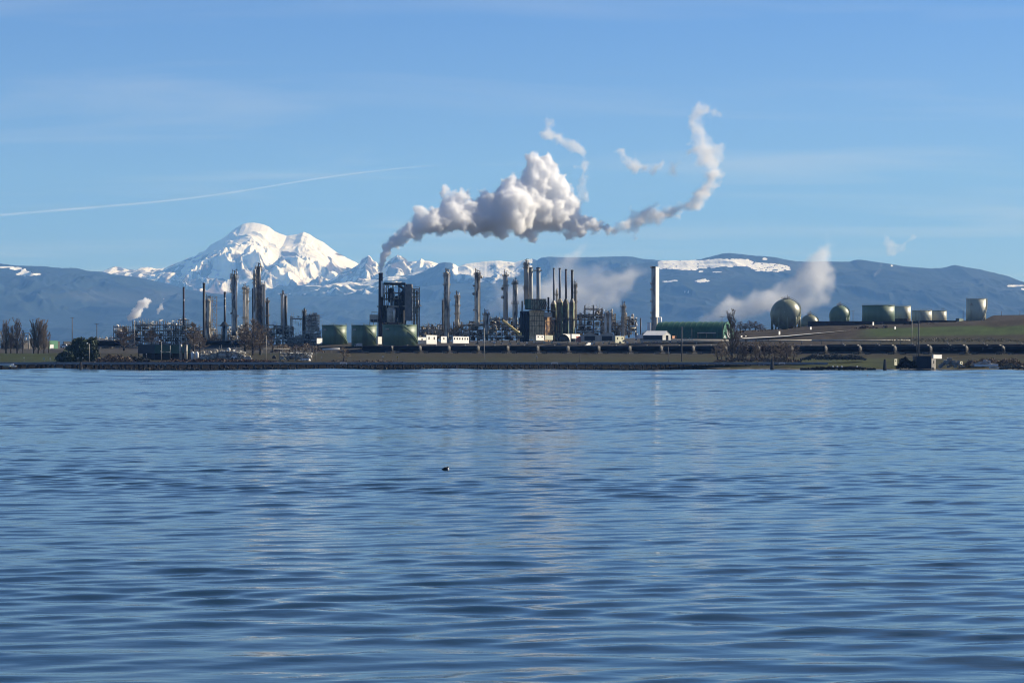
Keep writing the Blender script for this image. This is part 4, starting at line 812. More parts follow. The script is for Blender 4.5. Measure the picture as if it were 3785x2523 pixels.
column(1868, 15, 1012, 1190, 1468, GREY, 'tall grey column with a hooked top pipe left of the furnace house', plats=(1020, 1058), seed=55, knobs=[(-11, 1066, 6), (-11, 1098, 6)], pipes=[(8.5, 1030, 1185, .22, ALU)])
column(1903, 17, 1040, 1190, 1465, ALUD, 'rust marked column with a wide round deck at mid height beside the furnace house', plats=(1043, 1050, 1118, 1124), seed=56, wtop=15, pipes=[(9, 1050, 1170, .25, ALU)])
# ------------------------------------------------------------------ furnace house, its flues and the four stack furnaces
column(1945, 16, 968, 1115, 1470, GREY, 'tallest middle tower with a black curled pipe on top, over the furnace house', plats=(980, 990, 1062, 1070), seed=61, cap='flat')
stack(1962, 15, 988, 1115, 1474, mat('pale grey flue', (.33, .35, .35), .6, 0, .12, .3, (1, 1, .2)), 'pale grey flue just right of the tallest middle tower', plats=(1004,))
stack(1990, 15, 988, 1112, 1472, MATS['pale grey flue'], 'pale grey flue standing clear between the tallest tower and the thin stacks', plats=(1002,), group=None)
stack(1930, 5, 1112, 1160, 1462, BLACK, 'short black pipe stack at the left corner of the furnace house', rim=False)
stack(2027, 7, 1098, 1150, 1462, BLACK, 'short black stack between the furnace house and the four thin stacks')
def furnace_house():
    Y = 1462; e = empty('furnace_house', base(1985, 1262, Y), 'large tan furnace house with a green top box and rusty right end', 'furnace building')
    b = lambda x0, x1, p0, p1, d0, d1: (X(x0, Y), X(x1, Y), Y + d0, Y + d1, Z(p1, Y), Z(p0, Y))
    MB().box(*b(1956, 2012, 1147, 1262, -8, 8)).build('wall', TAN, e)
    te = math.tan(math.radians(52)); tag(MB().add([(X(2012, Y), Y - 8, Z(1262, Y)), (X(2051, Y), Y - 8 + (X(2051, Y) - X(2012, Y)) * te, Z(1262, Y)), (X(2051, Y), Y - 8 + (X(2051, Y) - X(2012, Y)) * te, Z(1172, Y)), (X(2012, Y), Y - 8, Z(1172, Y))], [(0, 1, 2, 3)]).build('wall', RUSTY, e), 'rusty orange end wall')
    MB().box(*b(1922, 1955.7, 1150, 1262, -6, 8)).build('wall', mat('dark blue steel sheet', (.02, .028, .045), .7, 0, .3, .4), e)
    mb = MB()
    for q in range(7): x = 1957 + q * 9; mb.box(*b(x - .5, x + .5, 1158, 1240, -8.35, -8))
    for p in (1168, 1186, 1204, 1221): mb.box(*b(1956, 2012, p, p + 1, -8.5, -8.05))
    mb.build('wall_ribs', DARK, e)
    mb = MB()
    for x in (2013, 2022, 2034, 2044, 2050): yy = Y - 8.25 + (X(x, Y) - X(2012, Y)) * te; mb.box(X(x - .6, Y), X(x + .6, Y), yy - .2, yy + .3, Z(1240, Y), Z(1173, Y))
    for p in (1190, 1206, 1224): mb.tube((X(2012, Y), Y - 8.2, Z(p, Y)), (X(2051, Y), Y - 8.2 + (X(2051, Y) - X(2012, Y)) * te, Z(p, Y)), .12, n=4)
    mb.build('wall_ribs', RUST, e)
    # sloping dark roof: left end higher than right
    z = lambda p: Z(p, Y); X_ = lambda p: X(p, Y)
    MB().add([(X_(1944), Y - 11, z(1142)), (X_(2054), Y - 11, z(1150)), (X_(2054), Y + 9, z(1146)), (X_(1944), Y + 9, z(1138)), (X_(1944), Y - 11, z(1145)), (X_(2054), Y - 11, z(1153)), (X_(2054), Y + 9, z(1149)), (X_(1944), Y + 9, z(1141))],
             [(0, 1, 2, 3), (4, 7, 6, 5), (0, 4, 5, 1), (1, 5, 6, 2), (2, 6, 7, 3), (3, 7, 4, 0)]).build('roof', mat('matt dark roof', (.06, .052, .045), .95), e)
    MB().box(*b(1940, 2019, 1105, 1142, -5, 6)).build('upper_box', mat('tan green cladding', (.48, .46, .27), .8, 0, .4, .7, (1, 1, .3), (.34, .24, .14), .55), e)
    tag(MB().box(*b(1952, 1961, 1106, 1142, -5.3, -5.02)).build('panel', LGREEN, e), 'pale green panel'); MB().box(*b(1940, 1951, 1106, 1142, -5.3, -5.02)).build('panel', BGREEN, e)
    mb = MB()
    for q in range(9): x = 1962 + q * 6.5; mb.box(*b(x - .5, x + .5, 1105, 1142, -5.5, -5.05))
    for q in range(5): mb.bar((X_(1990 + q * 7), Y - 6, z(1106 + q * 2)), (X_(2004 + q * 7), Y - 6, z(1142)), .18)
    for q in range(6): mb.bar((X_(2012 + q * 1), Y - 6 + q, z(1106)), (X_(2024), Y - 6 + q, z(1146)), .14)
    mb.build('braces', DARK, e)
    MB().box(*b(2010, 2040, 1155, 1172, -8.8, -5.1)).build('duct_box', GREY, e); MB().box(*b(2038, 2052, 1176, 1181, -9, -5.1)).build('duct', GREY, e)
    for x in (1925, 1935, 1945): MB().tube((X_(x), Y - 7, z(1262)), (X_(x), Y - 7, z(1155)), .5, n=8).build('flue_pipe', mat('dark blue steel sheet', ()), e, True)
furnace_house()
def box_furnace(px, w, py_top, stack_w, stack_top, Y, label, stm, cone_m):
    e = empty('tall_furnace', base(px, 1262, Y), label, 'furnace'); k = Y / F; r = w * k / 2; c = X(px, Y); d = r
    z0, z1, zc = Z(1262, Y), Z(py_top, Y), Z(py_top - 15, Y); sr = stack_w * k / 2
    xs = c + r * .30; tf = math.tan(math.radians(65))
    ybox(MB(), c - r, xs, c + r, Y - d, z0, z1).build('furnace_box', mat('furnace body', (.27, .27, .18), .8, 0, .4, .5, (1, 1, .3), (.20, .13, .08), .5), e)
    mb = MB()
    yl = lambda x: Y - d + (xs - x) / tf
    for q in (-.98, -.5, 0): mb.box(c + q * r - .12, c + q * r + .12, yl(c + q * r) - .4, yl(c + q * r), z0, z1)
    for f in (.25, .5, .75): mb.tube((c - r, yl(c - r) - .3, z0 + (z1 - z0) * f), (xs, Y - d - .3, z0 + (z1 - z0) * f), .15, n=4)
    mb.build('buckstays', DARK, e)
    R_ = lambda x: Y - d - .12 + (x - xs) * tf
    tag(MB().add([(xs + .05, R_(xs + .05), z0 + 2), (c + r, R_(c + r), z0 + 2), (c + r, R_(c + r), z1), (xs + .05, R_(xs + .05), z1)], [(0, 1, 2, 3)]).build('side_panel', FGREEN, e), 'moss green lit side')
    MB().tube((c + r * .62, Y - d - 1.0, z0 + 3), (c + r * .62, Y - d - 1.0, z0 + (z1 - z0) * .52), r * .16, n=10).build('duct_or_lit_side', LGREEN, e, True)
    Lq = (c - r, Y - d + (xs - c + r) / tf); Rq = (c + r, Y - d + (c + r - xs) * tf); Bq = (Lq[0] + Rq[0] - xs, Lq[1] + Rq[1] - (Y - d)); yc_ = (Y - d + Bq[1]) / 2; xc_ = c
    MB().add([(*Lq, z1), (xs, Y - d, z1), (*Rq, z1), (*Bq, z1), (c - sr, Y, zc), (c + sr * .2, Y - sr, zc), (c + sr, Y, zc), (c, Y + sr, zc)],
             [(0, 1, 5, 4), (1, 2, 6, 5), (2, 3, 7, 6), (3, 0, 4, 7), (4, 5, 6, 7)]).build('hood', cone_m, e)
    ring_platform(MB(), c, Y, r * 1.1, z0 + (z1 - z0) * .58, w=1.2, n=16).build('platform', STEEL, e)
    st = MB().lathe(c, Y, [(sr, zc - .5), (sr, Z(stack_top, Y)), (sr * .8, Z(stack_top, Y))], 16).build('stack', stm, e, True)
    MB().lathe(c, Y, [(sr * 1.15, Z(stack_top + 4, Y)), (sr * 1.15, Z(stack_top + 1, Y))], 16).build('rim', DARK, st)
    return e
GS = mat('grey thin stack', (.16, .17, .185), .6, 0, .15, .3, (1, 1, .2))
box_furnace(2047, 23, 1124, 7, 990, 1470, 'leftmost of four tall green box furnaces, with a thin grey stack and white hood edge', GS, GREY)
box_furnace(2069, 24, 1118, 8, 990, 1466, 'second from the left of four tall green box furnaces, its hood lit tan', GS, TAN)
box_furnace(2092, 22, 1118, 8, 994, 1470, 'third from the left of four tall green box furnaces, under a purplish grey stack', mat('purplish grey stack', (.10, .09, .105), .7), DARK)
box_furnace(2115, 21, 1118, 9, 997, 1468, 'rightmost of four tall green box furnaces, under the blackest stack', BLACK, STEEL)
column(2126, 9, 1050, 1200, 1478, STEEL, 'grey column with side platforms just right of the blackest furnace stack', plats=(1062, 1082, 1118), seed=71, ladder=1)
column(2058, 7, 1070, 1130, 1480, ALUD, 'small column seen between the two leftmost thin furnace stacks', seed=72, plats=(1090,), gear=False)
unit(2130, 2225, 1128, 1240, 1490, 'tall cluttered process unit right of the box furnaces', 73, dens=1.4, light=.6, profile=(.75, 1, 1, .9, .7), frame_m=STEEL)
unit(2222, 2350, 1150, 1240, 1492, 'lower cluttered process unit around the twin silver vessels', 74, dens=1.2, light=.7, profile=(1, .9, .6, .8, .7, .3))
column(2239, 12, 1152, 1235, 1478, ALU, 'left of the twin rounded silver vessels right of the furnaces', seed=75, gear=False, plats=(1166,), name='silver_vessel')
column(2255, 12, 1152, 1235, 1478, ALU, 'right of the twin rounded silver vessels right of the furnaces', seed=76, gear=False, plats=(1166,), name='silver_vessel')
column(2304, 13, 1126, 1245, 1480, GREY, 'grey column with many small side decks, last tower before the white stack', plats=(1140, 1152, 1165, 1178, 1192, 1205), seed=77, ladder=1)
stack(2368, 4.5, 1175, 1232, 1490, BLACK, 'thin short black stack standing alone left of the white stack', rim=False)
unit(2376, 2412, 1222, 1245, 1500, 'low grey pipe rack left of the foot of the white stack', 78, dens=1, light=.8)
# white stack
def white_stack():
    Y = 1450; k = Y / F; e = empty('white_stack', base(2423, 1235, Y), 'tall thick white stack with its sunlit side blazing, standing apart right of the plant', 'chimney stack'); c = X(2420, Y); r = 11.5 * k
    WS = mat('weathered white stack paint', (.50, .48, .44), .7, 0, .12, .25, (1, 1, .2), (.30, .27, .24), .4)
    MB().lathe(c, Y, [(r * 1.04, Z(1240, Y)), (r * 1.02, Z(1190, Y)), (r, Z(986, Y)), (r * .85, Z(986, Y))], 32).build('stack_shell', WS, e, True)
    ybox(MB(), X(2421, Y), X(2422.2, Y), X(2436.8, Y), Y - 4.5, Z(1172, Y), Z(986.5, Y), 66).build('duct_or_lit_side', WHITE, e)  # white box added to stand in for the sunlit half of the shell
    for p in (990, 1050, 1072, 1115, 1158, 1178): ring_platform(MB(), c, Y, r * 1.02, Z(p, Y), w=.9, a0=2.0, a1=4.3, n=8).build('platform', STEEL, e)
    mb = MB()
    for s in (-.3, .3): mb.tube((c - r * 1.06, Y - 1 + s, Z(1235, Y)), (c - r * 1.06, Y - 1 + s, Z(986, Y)), .06, n=3)
    mb.build('ladder', STEEL, e); MB().lathe(c, Y, [(r * 1.05, Z(990, Y)), (r * 1.05, Z(985, Y))], 32).build('rim', DARK, e)
    MB().lathe(X(2440, Y), Y - 2, [(1.0, Z(1235, Y)), (1.0, Z(1174, Y)), (.6, Z(1171, Y))], 14).build('knockout_drum', WHITE, e, True)
white_stack()
cabin(2393, 2411, 1193, 1226, 1445, WHITE, 'white upright box housing at the left foot of the white stack', 0, 2.6, cat='equipment housing', name='white_housing', yaw=.5)

# ------------------------------------------------------------------ long green arched shed
def arched_shed():
    Y0, Y1, x0, x1 = 1392, 1412, 2418, 2715; e = empty('arched_shed', base(2560, 1250, Y0), 'long arched dark green shed right of the white stack', 'shed')
    xa, xb = X(x0, 1400), X(2668, 1400); xe = X(2716, 1405); zb = Z(1250, 1400); h = Z(1189, 1400) - zb; n = 18
    # the gable end faces right and slightly to the viewer: the far side of the shed is shifted right
    sk = (xe - xb) / 20.0
    def arc(x, i, s=1.0): a = math.pi * i / n; yy = (1402 - 10 * s * math.cos(a)); return (x + (yy - 1392) * sk, yy, zb + h * s * math.sin(a) ** .72)
    mb = MB(); nx = 12
    for j in range(nx + 1):
        for i in range(n + 1): mb.v.append(arc(xa + (xb - xa) * j / nx, i))
    mb.f = [(j * (n + 1) + i, (j + 1) * (n + 1) + i, (j + 1) * (n + 1) + i + 1, j * (n + 1) + i + 1) for j in range(nx) for i in range(n)]
    mb.build('arched_roof', BGREEN, e, True)
    MB().add([arc(xb, i, .998) for i in range(n + 1)], [tuple(range(n + 1))]).build('gable_wall', mat('lit green gable sheet', (.07, .22, .13), .5, 0, .1, .4), e)  # lighter than the far gable: sunlight put into this end's green
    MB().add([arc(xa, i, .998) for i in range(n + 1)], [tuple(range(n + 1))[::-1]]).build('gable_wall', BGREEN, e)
    for j in range(1, nx + 1):
        mb = MB(); x = xa + (xb - xa) * (j - .02) / nx
        for i in range(n): mb.bar(arc(x, i, 1.012), arc(x, i + 1, 1.012), .16)
        mb.build('roof_rib', mat('green rib', (.03, .12, .07), .45), e)
    def on(y0, y1, z0, z1, m_, nm, lab=None):
        o = MB().add([(xb + (y0 - 1392) * sk + .12, y0, z0), (xb + (y1 - 1392) * sk + .12, y1, z0), (xb + (y1 - 1392) * sk + .12, y1, z1), (xb + (y0 - 1392) * sk + .12, y0, z1),
                  (xb + (y0 - 1392) * sk - .1, y0, z0), (xb + (y1 - 1392) * sk - .1, y1, z0), (xb + (y1 - 1392) * sk - .1, y1, z1), (xb + (y0 - 1392) * sk - .1, y0, z1)], [(0, 1, 2, 3), (4, 5, 1, 0), (3, 2, 6, 7), (1, 5, 6, 2), (4, 0, 3, 7)]).build(nm, m_, e)
        return tag(o, lab) if lab else o
    on(1399.5, 1404.5, zb, zb + h * .56, WHITE, 'door', 'tall white door'); on(1393.2, 1396, zb, zb + 1.6, WHITE, 'door', 'small pale door')
    MB().box(X(2578, 1388), X(2645, 1388), 1386, 1391.5, Z(1232, 1388), Z(1228, 1388)).build('lean_to_roof', GREY, e)
    for q in (2580, 2612, 2632, 2643): MB().box(X(q, 1386) - .2, X(q, 1386) + .2, 1386.2, 1386.6, Z(1248, 1386), Z(1232.1, 1386)).build('post', RUST if q > 2630 else STEEL, e)
arched_shed()
def gable_shed():
    Y = 1375; xa, xb, xm = X(2378, Y), X(2449, Y), X(2483, Y); zb, ze, zr = Z(1256, Y), Z(1237, Y), Z(1222, Y); e = empty('white_roof_shed', (xb, Y, zb), 'small shed with a bright white pitched roof in front of the arched green shed', 'shed')
    # long side faces the viewer, gable end turned to the right
    d = 9.0; s = (xm - xb)
    A0, A1, A2 = (xa, Y), (xb, Y), (xm, Y + d); A3 = (xa + s, Y + d)
    MB().add([(*A0, zb), (*A1, zb), (*A1, ze), (*A0, ze)], [(0, 1, 2, 3)]).build('wall', mat('dark blue steel sheet', ()), e)  # long wall's shade put into its dark blue; other walls stay grey
    MB().add([(*A1, zb), (*A2, zb), (*A2, ze), ((xb + xm) / 2, Y + d / 2, zr - .1), (*A1, ze)], [(0, 1, 2, 3, 4)]).build('gable_wall', mat('pale grey gable', (.55, .55, .52), .7), e)
    MB().add([(*A0, zb), (*A3, zb), (*A3, ze), ((xa + xa + s) / 2, Y + d / 2, zr - .1), (*A0, ze)], [(4, 3, 2, 1, 0)]).build('gable_wall', GREY, e)
    MB().add([(*A3, zb), (*A2, zb), (*A2, ze), (*A3, ze)], [(3, 2, 1, 0)]).build('wall', GREY, e)
    o = .4
    MB().add([(xa - o, Y - o, ze - .2), (xb + o, Y - o, ze - .2), ((xb + xm) / 2 + o, Y + d / 2, zr), (xa + s / 2 - o, Y + d / 2, zr), (xm + o, Y + d + o, ze - .2), (xa + s - o, Y + d + o, ze - .2),
              (xa - o, Y - o, ze - .4), (xb + o, Y - o, ze - .4)], [(0, 1, 2, 3), (3, 2, 4, 5), (6, 7, 1, 0)]).build('roof', WHITE, e)
    MB().add([(xb + s * .42, Y + d * .42 - .06, zb), (xb + s * .72, Y + d * .72 - .06, zb), (xb + s * .72, Y + d * .72 - .06, ze - .3), (xb + s * .42, Y + d * .42 - .06, ze - .3)], [(0, 1, 2, 3)]).build('door', GLASS, e)
gable_shed()
cabin(2484, 2507, 1241, 1246, 1385, mat('orange brown panel', (.5, .25, .14), .7), 'low orange brown panel box at the right end of the white roofed shed', 0, 3, cat='storage box', name='orange_box')

# ------------------------------------------------------------------ cabins, tents, vehicles, crane along the yard
YB = 1388
cabin(1170, 1188, 1250, 1265, YB, WHITE, 'white cabin left of the leftmost green tank', 0)
cabin(1391, 1409, 1244, 1266, YB, WHITE, 'white upright cabin between the middle and the widest green tanks', 0)
cabin(1543, 1573, 1246, 1266, YB, WHITE, 'white cabin with one dark window beside the widest green tank', 1)
cabin(1574, 1612, 1238, 1266, YB + 1, WHITE, 'larger white cabin with two dark windows in the row by the widest green tank', 2)
cabin(1629, 1650, 1243, 1262, YB, WHITE, 'small square white cabin below the many platformed column', 1)
cabin(1672, 1731, 1243, 1263, YB, WHITE, 'long white cabin with a row of six dark portholes', 6)
cabin(1980, 2012, 1238, 1253, YB + 6, WHITE, 'white cabin with two windows in front of the tan furnace house', 2)
cabin(2013, 2045, 1239, 1251, YB + 7, CREAM, 'cream cabin under the rusty end of the furnace house', 0)
cabin(2080, 2110, 1234, 1258, YB + 8, WHITE, 'white cabin under the two middle box furnaces', 0)
cabin(2111, 2146, 1234, 1246, YB + 8, WHITE, 'flat white cabin under the rightmost box furnace', 0)
cabin(2130, 2149, 1243, 1259, YB, RED, 'faded red container between the dark arch tent and the grey roofed tent', 0, cat='container', name='container')
cabin(2272, 2312, 1242, 1262, YB, CREAM, 'pale cabin at the right end of the tents', 2)
cabin(2166, 2194, 1266, 1273, YB - 10, WHITE, 'low white trailer just above the tank cars below the grey tents', 0, cat='trailer', name='trailer')
def tent(x0, x1, top, bot, Y, label, roof_m, wall_m, arch=False):
    xa, xb, zb, zt = X(x0, Y), X(x1, Y), Z(bot, Y), Z(top, Y); e = empty('work_tent', ((xa + xb) / 2, Y, zb), label, 'tent'); h = zt - zb; n = 14; d = 9
    f = (lambda t: math.sin(math.pi * t) ** .6) if arch else (lambda t: .55 + .45 * (1 - abs(2 * t - 1)))
    pts = [(xa + (xb - xa) * i / n, zb + h * f(i / n)) for i in range(n + 1)]
    MB().add([(x, Y + y, z) for y in (-.5, d) for x, z in pts], [(i, i + 1, n + 2 + i, n + 1 + i) for i in range(n)]).build('roof', roof_m, e)
    MB().add([(x, Y, z - .1) for x, z in pts] + [(xb, Y, zb - .5), (xa, Y, zb - .5)], [tuple(range(n + 3))[::-1]]).build('front_wall', wall_m, e)
    MB().box(xa + (xb - xa) * .2, xa + (xb - xa) * .8, Y - .1, Y + .02, zb, zb + h * (.6 if arch else .5)).build('opening', BLACK if not arch else GLASS, e)
tent(2060, 2106, 1235, 1258, YB, 'dark arch tent in front of the box furnaces', DARK, BLACK, True)
tent(2147, 2212, 1225, 1258, YB + 2, 'left of two grey gable roofed tents with open dark fronts', GREY, GREY)
tent(2212, 2275, 1225, 1258, YB + 2, 'right of two grey gable roofed tents with open dark fronts', GREY, GREY)
def vehicle(x0, x1, top, bot, Y, body, label, kind='truck', flip=False, cat=None):
    xa, xb, zb, zt = X(x0, Y), X(x1, Y), Z(bot, Y), Z(top, Y); e = empty('parked_' + kind, ((xa + xb) / 2, Y, zb), label, cat or kind); L_, h = xb - xa, zt - zb; u = lambda t: xb - L_ * t if flip else xa + L_ * t
    def prism(pts, y0, y1, nm, m_):
        n = len(pts); P_ = [(u(a), y0, zb + h * b) for a, b in pts] + [(u(a), y1, zb + h * b) for a, b in pts]
        return MB().add(P_, [tuple(range(n)), tuple(range(n, 2 * n))[::-1]] + [(i, n + i, n + (i + 1) % n, (i + 1) % n) for i in range(n)]).build(nm, m_, e)
    if kind == 'truck':
        prism([(0, .2), (.3, .2), (.3, .85), (.07, .85), (0, .55)], Y, Y + 2.3, 'cab', body); prism([(.33, .3), (1, .3), (1, 1), (.33, 1)], Y, Y + 2.4, 'cargo_box', body)
        prism([(.03, .55), (.2, .55), (.2, .78), (.08, .78)], Y - .03, Y, 'window', GLASS)
        ws = (.15, .72, .85)
    else:
        prism([(0, .22), (1, .22), (1, .58), (.82, .62), (.72, .98), (.25, 1), (.12, .62), (0, .55)], Y, Y + 1.9, 'body', body); prism([(.2, .64), (.5, .64), (.5, .93), (.28, .93)], Y - .03, Y, 'window', GLASS); prism([(.53, .64), (.76, .64), (.70, .93), (.53, .93)], Y - .03, Y, 'window', GLASS)
        ws = (.2, .8)
    for w in ws:
        r = min(.5, h * .2); mb = MB().tube((u(w), Y - .05, zb + r), (u(w), Y + .25, zb + r), r, n=12); mb.build('wheel', BLACK, e)
    return e
vehicle(2347, 2377, 1237, 1257, 1380, WHITE, 'white box truck parked left of the white roofed shed', 'truck')
vehicle(1310, 1338, 1268, 1284, 1372, mat('pale pickup paint', (.5, .45, .4), .4), 'pale truck parked under the middle green tank beside the first tank car', 'truck')
vehicle(220, 252, 1271, 1285, 1395, WHITE, 'white bus like van on the road left of the dark evergreens', 'van')
for i, (x, t_, b_, m_, l_) in enumerate([(1955, 1253, 1260, WHITE, 'white car parked in front of the tan furnace house'), (2300, 1256, 1264, GREY, 'grey car parked by the pale cabin near the last tents'), (2395, 1256, 1263, DARK, 'dark car parked under the white roofed shed'), (2415, 1257, 1264, WHITE, 'white car parked under the white roofed shed'),
        (2525, 1248, 1256, GREY, 'grey car near the left wall of the arched green shed'), (2545, 1248, 1256, CREAM, 'cream car near the middle of the arched green shed'), (2180, 1258, 1266, ALUD, 'silver car in front of the grey tents')]):
    vehicle(x, x + 17, t_, b_, 1376, m_, l_, 'car')
def crane():
    Y = 1395; e = empty('crane', base(1920, 1252, Y), 'yellow crane with its long boom lowered toward the upper left', 'crane'); p = lambda x, q: Vector((X(x, Y), Y - 2, Z(q, Y)))
    a, b = p(1858, 1183), p(1921, 1234); mb = MB(); d = (b - a).normalized(); nrm = Vector((d.z, 0, -d.x)) * -1
    for s in (-.55, .55):
        for w in (-.5, .5): mb.tube(a + nrm * s * .6 + Vector((0, w, 0)), b + nrm * s + Vector((0, w, 0)), .13, n=4)
    for i in range(22):
        t0, t1 = i / 22, (i + 1) / 22; s = (-.5, .5) if i % 2 else (.5, -.5)
        for w in (-.5, .5): mb.tube(a.lerp(b, t0) + nrm * s[0] + Vector((0, w, 0)), a.lerp(b, t1) + nrm * s[1] + Vector((0, w, 0)), .09, n=4)
    MB().tube(a, b, .6, .9, n=8).build('boom_core', YELLOW, e); mb.build('boom', YELLOW, e)
    MB().path([p(1870, 1193), p(1888, 1230)], .3, 6).build('support_ram', STEEL, e)
    MB().box(X(1915, Y), X(1928, Y), Y - 3, Y, Z(1240, Y), Z(1228, Y)).build('cab', YELLOW, e); MB().box(X(1917, Y), X(1923, Y), Y - 3.05, Y - 3.01, Z(1236, Y), Z(1230, Y)).build('window', GLASS, e)
    MB().box(X(1906, Y), X(1936, Y), Y - 3, Y + .5, Z(1250, Y), Z(1240.1, Y)).build('carrier', STEEL, e)
    for x in (1910, 1918, 1926, 1933): MB().tube((X(x, Y), Y - 3.1, Z(1250, Y) + .3), (X(x, Y), Y - 2.7, Z(1250, Y) + .3), .6, n=12).build('wheel', BLACK, e)
crane()
# yard clutter, each a crate / skid of its own
rr = random.Random(77); words = ['white', 'grey', 'dark', 'cream', 'tan', 'silver']; ms = [WHITE, GREY, DARK, CREAM, TAN, ALUD]
near = ['below the jumbled unit', 'under the yellow crane', 'by the furnace house foot', 'in front of the dark arch tent', 'below the left grey tent', 'below the right grey tent', 'left of the white roofed shed', 'right of the white roofed shed', 'below the arched shed']
for i in range(27):
    x = 1760 + i * 31 + rr.uniform(-6, 6); j = rr.randrange(6); Yq = 1370; bt = float(np.interp(x, [1700, 2300, 2700], [1271, 1270, 1262])) - rr.uniform(0, 3); h = rr.uniform(3, 8); w = rr.uniform(5, 13)
    e = empty('equipment_skid', base(x, bt, Yq), '%s equipment skid %s' % (words[j] + rr.choice((' boxy', ' low', ' small', ' squat')), near[min(8, i // 3)]), 'equipment skid', 'skids and crates lying in the yard behind the train')
    k = Yq / F; c = X(x, Yq); zb = Z(bt, Yq); MB().box(c - w * k / 2, c + w * k / 2, Yq, Yq + 2, zb - .3, zb + .3).build('base_frame', STEEL, e); MB().box(c - w * k * .42, c + w * k * .42, Yq + .1, Yq + 1.9, zb + .303, zb + h * k).build('housing', ms[j], e)
    MB().tube((c - w * k * .3, Yq + .5, zb + h * k), (c - w * k * .3, Yq + .5, zb + h * k + .5), .12).build('outlet_pipe', ALUD, e)
def pipeline(pts, Y, r, label, m_, sup=8):
    e = empty('pipeline', base(pts[0][0], pts[0][1] + 10, Y), label, 'pipeline'); V3 = [Vector((X(a, Y), Y, Z(b, Y))) for a, b in pts]
    MB().path(V3, r, 8).build('pipe', m_, e, True)
    for a, b in zip(V3, V3[1:]):
        n = max(1, int((b - a).length / sup))
        for q in range(n): p = a.lerp(b, (q + .5) / n); MB().box(p.x - .15, p.x + .15, Y - .3, Y + .3, p.z - 2.6, p.z - r).build('support', STEEL, e)
pipeline([(2366, 1259), (2700, 1259), (3000, 1258), (3365, 1258)], 1345, .45, 'long grey overhead pipeline running above the tank cars', GREY, 12)
pipeline([(735, 1288), (1070, 1289)], 1330, .3, 'low grey pipeline along the bank under the left plant', GREY, 10)
pipeline([(1192, 1291), (1256, 1289)], 1320, .5, 'short white pipeline on the bare slope below the leftmost green tank', WHITE, 6)

# ------------------------------------------------------------------ spheres and tanks on the right hill
def sphere_tank(px, py, rp, bot, Y, m_, label, legs=10):
    k = Y / F; c = Vector((X(px, Y), Y, Z(py, Y))); r = rp * k; zb = Z(bot, Y); e = empty('sphere_tank', (c.x, Y, zb), label, 'sphere tank')
    n = 28; MB().lathe(c.x, Y, [(max(.01, r * math.sin(math.pi * i / n)), c.z - r * math.cos(math.pi * i / n)) for i in range(n + 1)], 48).build('sphere', m_, e, True)
    for q in range(legs):
        a = 2 * math.pi * (q + .5) / legs; x, y = c.x + r * .93 * math.cos(a), Y + r * .93 * math.sin(a); MB().tube((x, y, zb - 1), (x, y, c.z), r * .05, n=10).build('leg', m_, e, True)
    mb = MB()
    for q in range(legs):
        a, b = 2 * math.pi * (q + .5) / legs, 2 * math.pi * (q + 1.5) / legs; P0 = lambda t, z: (c.x + r * .93 * math.cos(t), Y + r * .93 * math.sin(t), z)
        mb.bar(P0(a, zb + .3), P0(b, c.z - r * .35), .1); mb.bar(P0(b, zb + .3), P0(a, c.z - r * .35), .1)
    mb.build('cross_braces', STEEL, e)
    mb = MB(); N_ = 30
    for s in (0, 1.1):
        for i in range(N_):
            t0, t1 = i / N_, (i + 1) / N_
            def q_(t, s=s): el = math.radians(-8 + 92 * t); az = math.radians(-40 + 70 * t); R_ = r * 1.04 + s * .2; return (c.x + R_ * math.cos(el) * math.cos(az), Y + R_ * math.cos(el) * math.sin(az), c.z + R_ * math.sin(el) + s)
            mb.tube(q_(t0), q_(t1), .12 if s else .3, n=4, caps=False)
            if s == 0 and i % 2 == 0: v = Vector(q_(t0)); mb.tube(v, v + Vector((0, 0, 1.1)), .05, n=3)
    mb.build('curved_stair', m_, e)
    mb = MB(); ring_platform(mb, c.x, Y, r * .12, c.z + r * 1.0, w=r * .16)
    for q in (-.5, .1, .6): mb.tube((c.x + q * r * .2, Y, c.z + r), (c.x + q * r * .2, Y, c.z + r + 2.4 + q), .14, n=5)
    mb.build('top_platform', STEEL, e)
    MB().tube((c.x - r * .18, Y - r * 1.0, c.z + r * .1), (c.x - r * .12, Y - r * .52, c.z + r * .9), .15, n=6).build('drain_pipe', ALUD, e)
sphere_tank(2904, 1161, 57, 1213, 1640, OLIVE, 'largest sphere tank, olive cream, standing on legs on the hill')
sphere_tank(2992, 1196, 34, 1215, 1690, OLIVE, 'small half hidden cream sphere tank just behind the largest one')
sphere_tank(3103, 1166, 38, 1205, 1680, LGREEN, 'green sphere tank alone between the cream spheres and the wide green tank')
YT = 1700
tank(3187, 3306, 1128, 1190, YT, LGREEN, 'wide green storage tank, leftmost of the row on the hill', plate=False)
tank(3300, 3366, 1131, 1190, YT + 26, CREAM, 'cream storage tank with a brown base, second in the hill row', base_band=(12, RUST), plate=False)
tank(3371, 3444, 1147, 1190, YT + 14, CREAM, 'low cream storage tank with a slanted white stair, third in the hill row', plate=False, stair=(math.radians(-110), math.radians(-70)))
tank(3440, 3498, 1148, 1190, YT + 34, CREAM, 'low cream storage tank, fourth and last of the hill row', plate=False, rim_m=LGREEN)
tank(3572, 3644, 1104, 1188, YT, CREAM, 'tall cream storage tank standing alone near the right edge', stair=(math.radians(5), math.radians(-72)))
cabin(3533, 3582, 1177, 1187, YT - 5, mat('pale green shed wall', (.2, .25, .2), .6), 'low pale green shed at the foot of the tall cream tank', 0, 4, cat='shed', name='low_shed')
